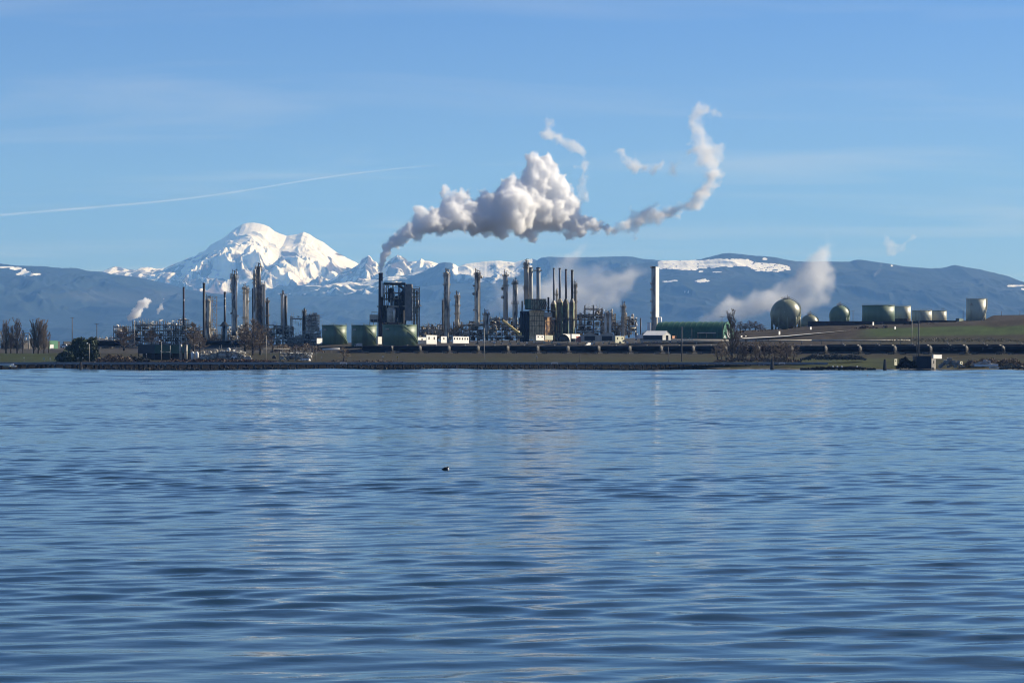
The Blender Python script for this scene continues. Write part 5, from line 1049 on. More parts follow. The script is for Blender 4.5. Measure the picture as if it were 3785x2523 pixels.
for (x0, x1, t0, b0, Yq, l_) in [(2986, 3400, 1187, 1207, 1600, 'long dark containment wall below the hill tanks'), (3388, 3535, 1184, 1193, 1640, 'dark hedge like pipe bank in front of the low cream tanks')]:
    e = empty('containment_wall', base((x0 + x1) / 2, b0, Yq), l_, 'wall')
    n_ = int((x1 - x0) / 34)
    for q in range(n_):
        a, b = x0 + (x1 - x0) * q / n_, x0 + (x1 - x0) * (q + 1) / n_; MB().box(X(a, Yq) + .03, X(b, Yq) - .03, Yq + (.06 if q % 2 else 0), Yq + 1.2, Z(b0 + 4, Yq), Z(t0, Yq) + (.08 if q % 3 else 0)).build('wall_panel', mat('dark rusty wall', (.05, .038, .034), .9, 0, .35, .3), e)
def road_strip():
    # pale concrete road climbing the hill toward the right
    px_ = np.linspace(2745, 3138, 50); pyc = np.interp(px_, [2745, 2900, 3138], [1251, 1243, 1221]); Yc = np.interp(px_, [2745, 3138], [1430, 1515]); w = np.interp(px_, [2745, 3138], [1.6, .8])
    XX, YY, ZZ = [], [], []
    for q in (-1, 1): XX.append(X(px_, Yc)); YY.append(Yc + q * 9); ZZ.append(Z(pyc - q * w, Yc) + .25 + 0 * px_)
    tag(grid_mesh('road', np.array(XX), np.array(YY), np.array(ZZ), mat('pale concrete road', (.62, .61, .58), .9, 0, .15, .3)), 'pale concrete road climbing the dark hillside', kind='structure')
road_strip()
for x, t_, b_, l_ in [(2882, 1224, 1232, 'white instrument box beside the pale hill road, below the largest sphere'), (2998, 1208, 1213, 'small white box in front of the dark containment wall'), (3229, 1190, 1197, 'white square box under the wide green tank'), (3310, 1207, 1212, 'tiny white box at the top edge of the hill grass'),
        (2742, 1240, 1247, 'white cabinet at the start of the pale hill road'), (2758, 1241, 1248, 'white cabinet second along the pale hill road')]:
    Yq = 1480; cabin(x - 4, x + 4, t_, b_, Yq, WHITE, l_, 0, 1.2, cat='equipment box', name='equipment_box')
# ------------------------------------------------------------------ railway: ballast track and tank cars
def rail_pt(px, off=0.0):
    Y = float(railY(px)) + off; return Vector((X(px, Y), Y, Z(float(railpy(px)), float(railY(px)))))
ordw = ['first', 'second', 'third', 'fourth', 'fifth', 'sixth', 'seventh', 'eighth', 'ninth', 'tenth', 'eleventh', 'twelfth', 'thirteenth', 'fourteenth', 'fifteenth', 'sixteenth', 'seventeenth', 'eighteenth', 'nineteenth', 'twentieth', 'twenty first', 'twenty second', 'twenty third']
ENDP = mat('sunlit tank head', (.11, .105, .095), .7, 0, .3, .8)  # lighter than the shell: sunlight on the tank ends put into the colour
TCAR = mat('glossy black tank paint', (.006, .007, .012), .62, 0, .3, .5)
TCAR.node_tree.nodes['Principled BSDF'].inputs['Specular IOR Level'].default_value = 0.15
def make_car():
    L_, r, zc = 19.4, 1.62, 2.95
    e = empty('tank_car', (0, 0, 0), '-', 'rail tank car'); n = 20
    def hl(prof, y=0, z=zc, nn=n):
        vs = [(a, y + q * math.cos(2 * math.pi * j / nn), z + q * math.sin(2 * math.pi * j / nn)) for a, q in prof for j in range(nn)]
        m = len(prof); return MB().add(vs, [(a * nn + j, (a + 1) * nn + j, (a + 1) * nn + (j + 1) % nn, a * nn + (j + 1) % nn) for a in range(m - 1) for j in range(nn)])
    h = L_ / 2
    hl([(-h + .5, r), (h - .5, r)]).build('tank_shell', TCAR, e, True)
    for s in (-1, 1): hl([(s * (h - .5), r), (s * (h - .18), r * .86), (s * (h - .02), r * .5), (s * h, .02)][::s]).build('tank_head', ENDP, e, True)
    mb = MB()
    for x in (-7, -3.5, 0, 3.5, 7): m_ = hl([(x - .08, r * 1.012), (x + .08, r * 1.012)]); mb.add(m_.v, m_.f)
    mb.build('tank_bands', TCAR, e)
    MB().box(-h, h, -.35, .35, .85, 1.25).build('centre_sill', BLACK, e)
    MB().box(-5.2, 5.2, -1.15, 1.15, .35, 1.32).build('brake_gear', BLACK, e)  # brake gear as one black box, also filling in the shade under the tank
    MB().lathe(0, 0, [(.45, zc + r * .95), (.45, zc + r + .45), (.2, zc + r + .6)], 10).build('dome_hatch', GREY, e)
    mb = MB()
    for s in (-.75, .75):
        for z in (4.7, 5.2): mb.tube((-1.8, s, z), (1.8, s, z), .04, n=3)
        for x in (-1.8, 0, 1.8): mb.tube((x, s, 4.4), (x, s, 5.2), .04, n=3)
    mb.build('hatch_railing', STEEL, e)
    for s in (-1, 1):
        b = empty('bogie', (s * 6.9, 0, 0)); b.parent = e
        mb = MB().box(-1.5, 1.5, -1.25, -1.0, .45, .85).box(-1.5, 1.5, 1.0, 1.25, .45, .85).box(-.3, .3, -1.0, 1.0, .4, .9)
        me = mb.build('side_frame', STEEL, None); me.parent = b
        for x in (-.9, .9):
            w = MB()
            for y in (-.78, .78): w.tube((x, y - .07, .46), (x, y + .07, .46), .46, n=14)
            w.tube((x, -.78, .46), (x, .78, .46), .09, n=6)
            o = w.build('wheel', mat('worn wheel steel', (.13, .12, .11), .6), None); o.parent = b
        mb = MB()
        for y in (-1.3, 1.3):
            for z in (1.3, 1.7, 2.1): mb.tube((s * (h + .05), y * .6, z), (s * (h + .05), y, z), .04, n=3)
            mb.tube((s * (h + .05), y, .7), (s * (h + .05), y, 2.4), .05, n=3)
        mb.box(min(s * h, s * (h + .15)), max(s * h, s * (h + .15)), -1.4, 1.4, 1.26, 1.36); mb.tube((s * h, 0, 1.0), (s * (h + .55), 0, 1.0), .16, n=6)
        mb.build('end_ladder', STEEL, e)
    return e
proto = make_car(); L_car = 20.75
def place_cars(px0, px1, off, label, group, first=None, dz=0.0, flipcol=False, yfun=None):
    pts = []; fn = yfun or (lambda p: rail_pt(p, off))
    P_ = [fn(p) for p in np.arange(px0, px1 + 260, 4.0)]; D = [0]
    for a, b in zip(P_, P_[1:]): D.append(D[-1] + (b - a).length)
    def at(d): i = int(np.searchsorted(D, d)); i = max(1, min(len(D) - 1, i)); t = (d - D[i - 1]) / (D[i] - D[i - 1]); return P_[i - 1].lerp(P_[i], t)
    q = 0; d = L_car / 2; out = []
    while True:
        a, b = at(d - L_car / 2), at(d + L_car / 2); c = (a + b) / 2
        if CX + a.x * F / a.y > px1 or d + L_car / 2 > D[-1]: break
        o = first if (first and q == 0) else copy_tree(proto); o.location = c + Vector((0, 0, dz)); v = b - a; o.rotation_euler = (0, -math.atan2(v.z, v.length), math.atan2(v.y, v.x))
        tag(o, label % ordw[q], 'rail tank car', group); out.append(o); q += 1; d += L_car
    return out
cars = place_cars(1338, 3790, 0, '%s car from the left in the long front black train', 'tank cars of the long front train', proto)
cars2 = place_cars(3052, 3790, 9.5, '%s car from left of the rear tank train at right', 'tank cars of the train behind', dz=.75)
left_rail = lambda y, py: (lambda p: Vector((X(p, y), y, Z(py, y))))
place_cars(338, 440, 0, '%s black tank car below the low pale pipe rack at left', 'black tank cars below the left pipe rack', yfun=left_rail(1420, 1284))
place_cars(742, 905, 0, '%s black tank car from left under the black stacks', 'black tank cars under the black stacks', yfun=left_rail(1420, 1285))
# graffiti on two right hand cars: strokes of pale paint following the shell
def graffiti(car, strokes, name='graffiti'):
    mb = MB(); r = 1.645; zc = 2.95
    for s in strokes:
        for (a, b), (c_, d_) in zip(s, s[1:]):
            def pt(x, z, q): t = (z - zc) / r; t = max(-.95, min(.95, t)); al = math.asin(t); return (x, -(r + q) * math.cos(al), zc + (r + q) * math.sin(al))
            dx, dz = c_ - a, d_ - b; l = math.hypot(dx, dz) or 1; nx_, nz_ = -dz / l * .07, dx / l * .07
            mb.add([pt(a - nx_, b - nz_, .012), pt(c_ - nx_, d_ - nz_, .012), pt(c_ + nx_, d_ + nz_, .012), pt(a + nx_, b + nz_, .012)], [(0, 1, 2, 3)])
    o = mb.build(name, mat('faded white spray paint', (.16, .17, .2), .8), None); o.parent = car
for c_ in cars[-3:-2]:
    graffiti(c_, [[(-3.6, 3.7), (-3.6, 2.5)], [(-3.2, 2.5), (-2.9, 3.5), (-2.5, 2.6), (-2.2, 3.6)], [(-1.9, 2.4), (-1.3, 3.9), (-.9, 2.4)], [(-1.8, 3.0), (-1.0, 3.0)], [(-.6, 2.3), (-.2, 3.8), (.5, 3.5), (-.1, 3.1), (.5, 2.6), (-.5, 2.3)], [(1.3, 3.8), (1.3, 2.6)], [(1.3, 3.6), (2.0, 3.7)], [(1.3, 3.2), (1.8, 3.3)], [(2.3, 3.6), (3.3, 3.8), (2.4, 2.6), (3.5, 2.4), (5.0, 2.6)]])
for c_ in cars[-2:-1]: graffiti(c_, [[(-1.5, 3.4), (-1.0, 3.6), (-1.2, 3.1), (-1.0, 2.7), (-1.5, 2.4)], [(1.5, 3.4), (2.2, 3.6), (3.0, 3.3), (3.6, 3.5), (4.2, 3.2)]])
for off, lab in ((0, 'front'), (9.5, 'rear')):
    e = empty('railway_track', rail_pt(1300, off), '%s railway track under the %s train of black tank cars' % (lab, 'long front' if off == 0 else 'second'), 'railway track')
    P_ = [rail_pt(p, off) + Vector((0, 0, .75 if off else 0)) for p in range(1250 if off == 0 else 3000, 3900, 60)]
    for s in (-.72, .72):
        mb = MB()
        for a, b in zip(P_, P_[1:]): mb.tube(a + Vector((0, s, -.07)), b + Vector((0, s, -.07)), .07, n=4)
        mb.build('rail', STEEL, e)
    mb = MB()
    for a, b in zip(P_, P_[1:]):
        n = int((b - a).length / 1.2)
        for q in range(n): p = a.lerp(b, q / n); mb.box(p.x - .12, p.x + .12, p.y - 1.3, p.y + 1.3, p.z - .3, p.z - .14)
    tag(mb.build('sleepers', WOOD, e), kind='stuff')

# ------------------------------------------------------------------ trestle along the shore
def trestle():
    YT_ = 1057; x0, x1 = -60, 3060; zt = Z(1338, YT_); zb = Z(1345.5, YT_); e = empty('trestle', (0, YT_, 0), 'long low grey timber trestle along the whole waterline', 'trestle')
    q = x0
    while q < x1:                                   # fascia in lengths, each a plank of its own
        q2 = min(q + 68, x1); b = MB().box(X(q, YT_) + .02, X(q2, YT_) - .02, YT_, YT_ + 4.2, zb, zt + R0.uniform(-.04, .04)); b.build('deck_plank', mat('bleached deck timber', (.30, .30, .30), .85, 0, .2, .5), e); q = q2
    MB().box(X(x0, YT_), X(x1, YT_), YT_ + .3, YT_ + 4, zb - .35, zb - .003).build('stringer', WOOD, e)
    px_ = x0 + 10; rr = random.Random(8); i = 0
    while px_ < 2960:
        step = rr.choice((17, 17, 30, 34)); x = X(px_, YT_); dense = 130 < px_ < 2700
        mb = MB(); lean = rr.uniform(-.35, .35)
        for y, s in ((.4, -.12), (2.1, 0), (3.8, .12)): mb.tube((x + s * 3 + lean * .4, YT_ + y, -1.2), (x, YT_ + y, zb - .36), .22, .2, n=7)
        mb.box(x - .25, x + .25, YT_ + .1, YT_ + 4.1, zb - .75, zb - .36)
        mb.bar((x, YT_ + .25, .2), (x + rr.choice((-1, 1)) * 1.6, YT_ + .3, zb - .5), .12)
        mb.build('pile_bent', WOOD, e)
        if rr.random() < .35: MB().box(x - .3, x + .3, YT_ - .1, YT_ + .1, zb - .6, zb - .1).build('pile_cap', mat('pale end grain', (.35, .34, .31), .9), e)
        px_ += step; i += 1
    # sagging cables and planks between bents
    return e
trestle()
for x0, x1, l_ in ((1257, 1282, 'white guard frame on the trestle below the rightmost bare shrub tree'), (2038, 2061, 'white guard rail board on the trestle below the furnace house'), (2879, 2900, 'white guard board near the right end of the trestle')):
    Yq = 1056.6; e = empty('guard_frame', base((x0 + x1) / 2, 1345, Yq), l_, 'guard frame'); k = Yq / F
    MB().box(X(x0, Yq), X(x1, Yq), Yq - .2, Yq, Z(1341.5, Yq), Z(1338.6, Yq)).build('top_rail', WHITE, e)
    for x in (x0 + .8, x1 - .8): MB().box(X(x, Yq) - .12, X(x, Yq) + .12, Yq - .2, Yq, Z(1347, Yq), Z(1341.6, Yq)).build('post', WHITE, e)
for px_, t_, l_, Yq, q in ((298, 1338, 'black mooring pile standing in the water at the far left', 1030, .42), (2854, 1327, 'black mooring pile before the bare tree clump', 1010, .5), (3271, 1327, 'black mooring pile nearest the right edge', 985, .5)):
    zt = Z(t_, Yq); e = empty('mooring_pile', (X(px_, Yq), Yq, 0), l_, 'mooring pile', 'black mooring piles standing in the water')
    for a, b in ((-.28, 0), (.3, .25), (0, -.3)): MB().tube((X(px_, Yq) + a * 2.2, Yq + b * 2.2, -1.5), (X(px_, Yq) + a * .7, Yq + b * .7, zt - abs(a)), q, q * .8, n=9).build('pile', BLACK, e)
    MB().lathe(X(px_, Yq), Yq, [(q * 1.9, .9), (q * 1.9, 1.25)], 10).build('binding', DARK, e)

# ------------------------------------------------------------------ left shore: green shed, tanks, trucks
def green_shed():
    Y = 1150; e = empty('green_shed', base(600, 1322, Y), 'flat roofed green shed with a dark left half below the leftmost units', 'shed'); b = lambda x0, x1, p0, p1, d0, d1: (X(x0, Y), X(x1, Y), Y + d0, Y + d1, Z(p1, Y), Z(p0, Y))
    # left half turned away from the sun: canted wall, shade put into its navy
    xa, xm, xb = X(499, Y), X(578, Y), X(703, Y); zb, zt, zf = Z(1330, Y), Z(1274, Y), Z(1306, Y)
    MB().add([(xa, Y + 9, zf), (xm, Y - 6, zf), (xm, Y - 6, zt), (xa, Y + 9, zt)], [(0, 1, 2, 3)]).build('side_wall', mat('navy or shaded shed sheet', (.012, .017, .03), .7, 0, .2, .4), e)
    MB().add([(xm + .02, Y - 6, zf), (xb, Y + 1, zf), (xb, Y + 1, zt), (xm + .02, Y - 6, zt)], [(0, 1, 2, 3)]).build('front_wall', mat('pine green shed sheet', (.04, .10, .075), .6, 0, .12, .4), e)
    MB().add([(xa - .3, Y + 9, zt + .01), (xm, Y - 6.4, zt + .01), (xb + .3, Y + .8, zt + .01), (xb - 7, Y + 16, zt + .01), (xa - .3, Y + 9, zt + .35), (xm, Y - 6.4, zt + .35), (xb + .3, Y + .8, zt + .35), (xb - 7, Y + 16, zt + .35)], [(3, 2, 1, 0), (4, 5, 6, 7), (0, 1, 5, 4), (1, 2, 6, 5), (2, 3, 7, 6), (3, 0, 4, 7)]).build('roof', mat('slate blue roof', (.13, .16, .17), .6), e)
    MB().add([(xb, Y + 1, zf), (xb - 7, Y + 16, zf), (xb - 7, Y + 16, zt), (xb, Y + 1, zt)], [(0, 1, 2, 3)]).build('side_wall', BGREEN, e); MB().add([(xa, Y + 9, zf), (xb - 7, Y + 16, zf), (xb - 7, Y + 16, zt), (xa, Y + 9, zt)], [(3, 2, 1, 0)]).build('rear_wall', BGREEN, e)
    for x, d in ((503, 8), (540, 1), (576, -5.5), (600, -4.5), (640, -2.5), (700, .8)): MB().box(X(x, Y) - .2, X(x, Y) + .2, Y + d - .2, Y + d + .2, zb - 1, zf - .01).build('post', DARK, e)
    MB().box(xm - 3, xb, Y + 3, Y + 3.4, zb - 1, zf).build('underfloor_wall', BLACK, e)
    MB().box(X(520, Y), X(575, Y), Y + 6, Y + 6.4, zb - 1, zf).build('underfloor_wall', BLACK, e)
    MB().path([(X(600, Y), Y - 6, Z(1296, Y)), (X(606, Y), Y - 6, Z(1300, Y)), (X(633, Y), Y - 6, Z(1300, Y)), (X(636, Y), Y - 6, Z(1304, Y))], .16).build('white_pipe', ALU, e)
    for x, p, s in ((578, 1258, 4), (593, 1260, 4), (594, 1270, 3)): pass
green_shed()
for x, w, t_, l_ in ((668, 10, 1272, 'left of two tall pale grey silos at the right end of the green shed'), (687, 12, 1273, 'right of two tall pale grey silos at the right end of the green shed')):
    Y = 1138; k = Y / F; e = empty('silo', base(x, 1328, Y), l_, 'silo'); c = X(x, Y); r = w * k / 2
    MB().lathe(c, Y, [(r, Z(1332, Y)), (r, Z(t_ + 2, Y)), (r * .5, Z(t_, Y))], 20).build('shell', ALUD, e, True); MB().lathe(c, Y, [(r * 1.05, Z(1300, Y)), (r * 1.05, Z(1299, Y))], 20).build('band', DARK, e)
for x, l_ in ((712, 'left of two white bulging tanks right of the silos'), (728, 'right of two white bulging tanks right of the silos')):
    Y = 1135; k = Y / F; e = empty('white_tank', base(x, 1328, Y), l_, 'storage tank'); c = X(x, Y); r = 6.5 * k
    MB().lathe(c, Y, [(r * .8, Z(1330, Y)), (r * .95, Z(1318, Y)), (r, Z(1308, Y)), (r * .8, Z(1302, Y)), (r * .3, Z(1299, Y))], 20).build('shell', WHITE, e, True); MB().tube((c, Y, Z(1299, Y)), (c, Y, Z(1296, Y)), .15).build('vent_pipe', STEEL, e)
unit(742, 905, 1298, 1328, 1130, 'low shoreline pump station with a long pale roof rail', 91, dens=1.3, light=.8, profile=(.6, .8, 1, 1, 1, .9), depth=6, bay=3.4, floor=2.2)
unit(1036, 1152, 1303, 1328, 1132, 'low shoreline pipe frame with a pale top pipe below the leftmost green tank', 92, dens=.9, light=.8, profile=(1, 1, .9), depth=5, bay=4.5, floor=3, vessels=False)
cabin(1100, 1136, 1307, 1327, 1136, mat('dark blue steel sheet', ()), 'dark low shed under the shoreline pipe frame', 0, 3, cat='shed', name='low_shed')
cabin(1138, 1149, 1308, 1327, 1131, WHITE, 'white upright box at the right end of the shoreline pipe frame', 0, 1.6, cat='equipment box', name='equipment_box')
cabin(840, 854, 1306, 1324, 1128, WHITE, 'white box left of the white van at the pump station', 0, 2, cat='equipment box', name='equipment_box')
vehicle(855, 876, 1310, 1326, 1126, WHITE, 'white van parked at the shoreline pump station', 'van')
vehicle(888, 930, 1321, 1329, 1115, mat('pale pickup paint', ()), 'long pale flatbed truck parked on the shore road', 'truck')
vehicle(1036, 1054, 1320, 1328, 1114, CREAM, 'cream car on the shore road below the pipe frame', 'car'); vehicle(1108, 1143, 1324, 1332, 1112, WHITE, 'low white truck on the shore road at the end of the pipe frame', 'truck'); vehicle(1006, 1020, 1313, 1326, 1116, DARK, 'dark van with a white roof on the shore road', 'van')
# upright small signs and posts
for x, t_, b_, m_, l_, wd in ((541, 1306, 1318, WHITE, 'white post in front of the dark half of the green shed', 2.2), (1188, 1318, 1330, WHITE, 'white marker post left of the bare shrub tree', 2.5), (1415, 1315, 1332, WHITE, 'white square sign on the bank below the smoke stack', 5), (1469, 1317, 1336, mat('yellow sign paint', (.75, .55, .12), .5), 'yellow round sign on the bank below the reactor structure', 5), (1983, 1316, 1336, WHITE, 'white square sign on the bank below the furnace house', 5),
        (288, 1322, 1334, WHITE, 'white post left of the lamp by the evergreens', 2.5), (306, 1320, 1334, WHITE, 'white sign post right under the evergreens', 4), (185, 1322, 1334, WHITE, 'white marker at the edge of the left lawn', 3), (163, 1322, 1334, CREAM, 'cream sign board at the edge of the left lawn', 8), (89, 1320, 1336, WHITE, 'white lamp like marker on the left shore', 4), (370, 1285, 1330, GREY, 'thin grey pole on the bank right of the evergreens', 1)):
    Yq = 1100; k = Yq / F; zg = Z(b_, Yq); e = empty('sign_post', base(x, b_, Yq), l_, 'sign post'); MB().box(X(x, Yq) - .07, X(x, Yq) + .07, Yq, Yq + .14, zg - .6, Z(t_ + 1, Yq)).build('post', STEEL, e)
    MB().box(X(x - wd / 2, Yq), X(x + wd / 2, Yq), Yq - .06, Yq, Z(t_ + max(4, wd * .9), Yq), Z(t_, Yq)).build('sign_board', m_, e)
cabin(180, 204, 1259, 1288, 1440, mat('lit green gable sheet', ()), 'plain green shed wall between the poplar clump and the evergreens', 0, 8, cat='shed', name='low_shed')
cabin(80, 180, 1260, 1288, 1460, mat('dull brown shed', (.07, .065, .06), .8), 'long dull brown shed behind the left bare poplars', 0, 10, cat='shed', name='low_shed')
cabin(184, 194, 1273, 1287, 1436, WHITE, 'white door like box against the green shed at left', 0, 1, cat='equipment box', name='equipment_box')
cabin(233, 280, 1262, 1284, 1440, mat('dark blue steel sheet', ()), 'dark low shed behind the evergreens', 0, 6, cat='shed', name='low_shed')
def portal(x0, x1, Y, l_):
    e = empty('portal_frame', base((x0 + x1) / 2, 1288, Y), l_, 'portal frame')
    for x in (x0, x1): MB().box(X(x, Y) - .35, X(x, Y) + .35, Y, Y + .6, Z(1290, Y), Z(1229, Y)).build('post', ALUD, e)
    for p in (1229, 1240, 1262): MB().box(X(x0, Y) + .36, X(x1, Y) - .36, Y, Y + .5, Z(p + 2.5, Y), Z(p, Y)).build('beam', ALUD, e)
portal(86, 107, 1440, 'pale grey portal frame between the two left poplar groups')

# ------------------------------------------------------------------ shore wreckage and boats
def boat(x0, x1, top, bot, Y, m_, label, cabin_=True, flip=False, name='boat'):
    xa, xb, zb, zt = X(x0, Y), X(x1, Y), Z(bot, Y), Z(top, Y); e = empty(name, ((xa + xb) / 2, Y, zb), label, 'boat'); L_ = xb - xa; h = (zt - zb) * (.6 if cabin_ else 1); n = 10; vs = []
    for i in range(n + 1):
        t = i / n; u = xb - L_ * t if flip else xa + L_ * t; w = .9 * math.sin(min(1, (t * 1.6 + .12)) * math.pi / 2) if t < .6 else .9 * (1 - ((t - .6) / .4) ** 2.2) + .03
        vs += [(u, Y - w, zb + h * (.9 + .25 * t * t)), (u, Y - w * .55, zb + h * .1), (u, Y + w * .55, zb + h * .1), (u, Y + w, zb + h * (.9 + .25 * t * t))]
    fs = [(4 * i + j, 4 * i + 4 + j, 4 * i + 5 + j, 4 * i + 1 + j) for i in range(n) for j in range(3)] + [(0, 1, 2, 3), (4 * n + 3, 4 * n + 2, 4 * n + 1, 4 * n)] + [(4 * i, 4 * i + 3, 4 * i + 7, 4 * i + 4) for i in range(n)]
    MB().add(vs, fs).build('hull', m_, e)
    if cabin_: MB().box(xa + L_ * .35, xa + L_ * .6, Y - .5, Y + .5, zb + h * 1.02, zt).build('cabin', WHITE, e); MB().box(xa + L_ * .38, xa + L_ * .57, Y - .53, Y - .51, zb + h * 1.3, zt - .15).build('window', GLASS, e)
    return e
boat(-4, 52, 1343.5, 1351, 1040, WHITE, 'long white boat hull hauled up at the far left end of the trestle', False)
boat(12, 40, 1350.5, 1356, 1034, CREAM, 'cream dinghy below the long white hull at the far left', False); boat(40, 60, 1349.5, 1356, 1036, WHITE, 'small white dinghy at the end of the left hulls', False, True)
boat(3602, 3690, 1345.5, 1355, 1006, WHITE, 'long white boat hull lying on the beach at the right', False); boat(3655, 3692, 1356.5, 1362, 1000, WHITE, 'small white dinghy in front of the long hull on the right beach', False, True)
cabin(3388, 3442, 1316, 1357, 1012, mat('navy or shaded shed sheet', ()), 'dark square shed standing on the right beach', 0, 10, cat='shed', name='beach_shed', yaw=None)
scrub_late = True
cabin(3443, 3470, 1325, 1357, 1011, CONC, 'grey concrete wall block joined on the right of the dark beach shed', 1, 9, cat='concrete block', name='concrete_block', yaw=.02)
cabin(3447, 3504, 1310.5, 1318.5, 1020, WHITE, 'bright white long trailer above the beach shed', 0, 2.5, cat='trailer', name='trailer')
cabin(3305, 3322, 1327, 1343, 1030, CREAM, 'white board pair standing left of the dark beach shed', 1, 1, cat='notice board', name='notice_board')
cabin(3548, 3566, 1336, 1348, 1014, CREAM, 'small white topped crate stand on the right beach rubble', 1, 1.2, cat='crate', name='crate')
def rubble(x0, x1, top, bot, Y, m_, label, seed, n=40):
    rr = random.Random(seed); mb = MB(); k = Y / F
    for _ in range(n):
        t = rr.random(); x = x0 + (x1 - x0) * t; hh = (bot - top) * math.sin(math.pi * min(.97, max(.08, t))) * rr.random(); z = Z(bot - hh, Y); s = rr.uniform(.25, .9)
        c = Vector((X(x, Y), Y + rr.uniform(-1.5, 2), z)); vs = [c + Vector((rr.uniform(.5, 1) * s * a, rr.uniform(.5, 1) * s * b, rr.uniform(.4, .8) * s * d)) for d in (-1, 1) for b in (-1, 1) for a in (-1, 1)]
        mb.add(vs, [(0, 2, 3, 1), (4, 5, 7, 6), (0, 1, 5, 4), (2, 6, 7, 3), (0, 4, 6, 2), (1, 3, 7, 5)])
    o = mb.build('rubble', m_); return tag(o, label, kind='stuff')
rubble(3470, 3560, 1322, 1356, 1014, CONC, 'heap of grey broken concrete on the right beach', 1, 90); rubble(3600, 3680, 1332, 1350, 1016, mat('pale rubble', (.4, .39, .37), .9), 'pale rubble heap behind the long white hull', 2, 60)
rubble(3690, 3790, 1345, 1362, 1005, mat('brown rubble', (.16, .14, .11), .9), 'brown rocks at the right end of the beach', 3, 70); rubble(2960, 3240, 1356, 1364, 1012, mat('dark shore rock', (.025, .023, .021), .9), 'dark stones along the right waterline', 4, 120)
rubble(60, 2700, 1359, 1366, 1052, mat('dark shore rock', ()), 'dark stones below the trestle', 5, 700)
def log_raft():
    Y = 1004; e = empty('log_raft', base(3120, 1361, Y), 'long dark log raft with pale floats off the right beach', 'log raft')
    for i, (a, b, p) in enumerate(((3052, 3120, 1360), (3070, 3150, 1357), (3110, 3190, 1360), (3130, 3185, 1357))): MB().tube((X(a, Y), Y + i * .5, Z(p, Y)), (X(b, Y), Y + i * .5, Z(p, Y)), .42, n=9).build('log', WOOD, e)
    for x in (3078, 3095, 3111, 3168): MB().lathe(X(x, Y), Y - .2, [(.1, Z(1357, Y)), (.42, Z(1355.5, Y)), (.42, Z(1353, Y)), (.15, Z(1352, Y))], 10).build('float', WHITE, e)
log_raft()
# floating things
def buoy(px, py, w, h, m_, label, kind='float'):
    Y = H * F / (py - HZ); k = Y / F; r = w * k / 2; e = empty(kind, (X(px, Y), Y, 0), label, 'buoy'); hh = h * k
    MB().lathe(X(px, Y), Y, [(r * .7, -.3), (r, 0), (r * .95, hh * .5), (r * .4, hh), (.05, hh * 1.1)], 16).build('float_body', m_, e, True); MB().tube((X(px, Y), Y, hh), (X(px, Y), Y, hh + .3), .04, n=5).build('top_eye', DARK, e)
buoy(580, 1405, 9, 4.5, WHITE, 'small white float far out on the left water'); buoy(590, 1405.5, 5, 3, CREAM, 'cream float touching the small white float on the left water'); buoy(3207, 1390, 4, 5, ORANGE, 'small orange buoy far out on the right water')
def duck():
    Y = H * F / (1737.0 - HZ); c = Vector((X(1648, Y), Y, 0)); e = empty('water_bird', c, 'lone black and white diving bird sitting on the open water', 'bird')
    def spindle(pts, m_, nm, n=14):
        vs = []; 
        for x, z, rz, ry in pts: vs += [(c.x + x, c.y + ry * math.cos(2 * math.pi * j / n), z + rz * math.sin(2 * math.pi * j / n)) for j in range(n)]
        k = len(pts); o = MB().add(vs, [(a * n + j, (a + 1) * n + j, (a + 1) * n + (j + 1) % n, a * n + (j + 1) % n) for a in range(k - 1) for j in range(n)] + [tuple(range(n))[::-1], tuple(range((k - 1) * n, k * n))]).build(nm, m_, e)
        for p in o.data.polygons: p.use_smooth = True
        return o
    BB = mat('black plumage', (.008, .008, .010), .45); 
    spindle([(-.19, .03, .004, .01), (-.17, .028, .018, .035), (-.12, .035, .05, .07), (-.05, .05, .082, .095), (.02, .05, .088, .1), (.08, .04, .075, .085), (.115, .035, .05, .05), (.13, .03, .02, .02)], BB, 'body')
    spindle([(.045, .10, .015, .012), (.06, .108, .042, .036), (.085, .11, .05, .042), (.112, .105, .042, .036), (.128, .095, .022, .02)], BB, 'head')
    spindle([(.125, .088, .013, .012), (.145, .075, .009, .011), (.162, .066, .004, .008)], mat('grey bill', (.12, .12, .13), .4), 'bill', 8)
    spindle([(.06, .035, .02, .03), (.075, .05, .058, .098), (.10, .052, .066, .09), (.124, .045, .05, .06), (.14, .03, .02, .02)], WHITE, 'breast_patch')
    spindle([(-.08, .005, .004, .05), (-.03, .012, .012, .101), (.03, .012, .012, .106), (.07, .005, .004, .08)], mat('grey flank plumage', (.3, .3, .32), .7), 'flank_patch')
duck()
for px_, py_ in ((60, 1386), (100, 1386), (143, 1386)):
    Y = H * F / (py_ + 1.5 - HZ); o = MB().tube((X(px_ - 5, Y), Y, .02), (X(px_ + 5, Y), Y, .12), .16, .08, n=7).build('driftwood', WOOD); tag(o, {60: 'leftmost', 100: 'middle and largest', 143: 'rightmost'}[px_] + ' of three dark driftwood bits on the far left water', 'driftwood', 'driftwood bits on the left water')

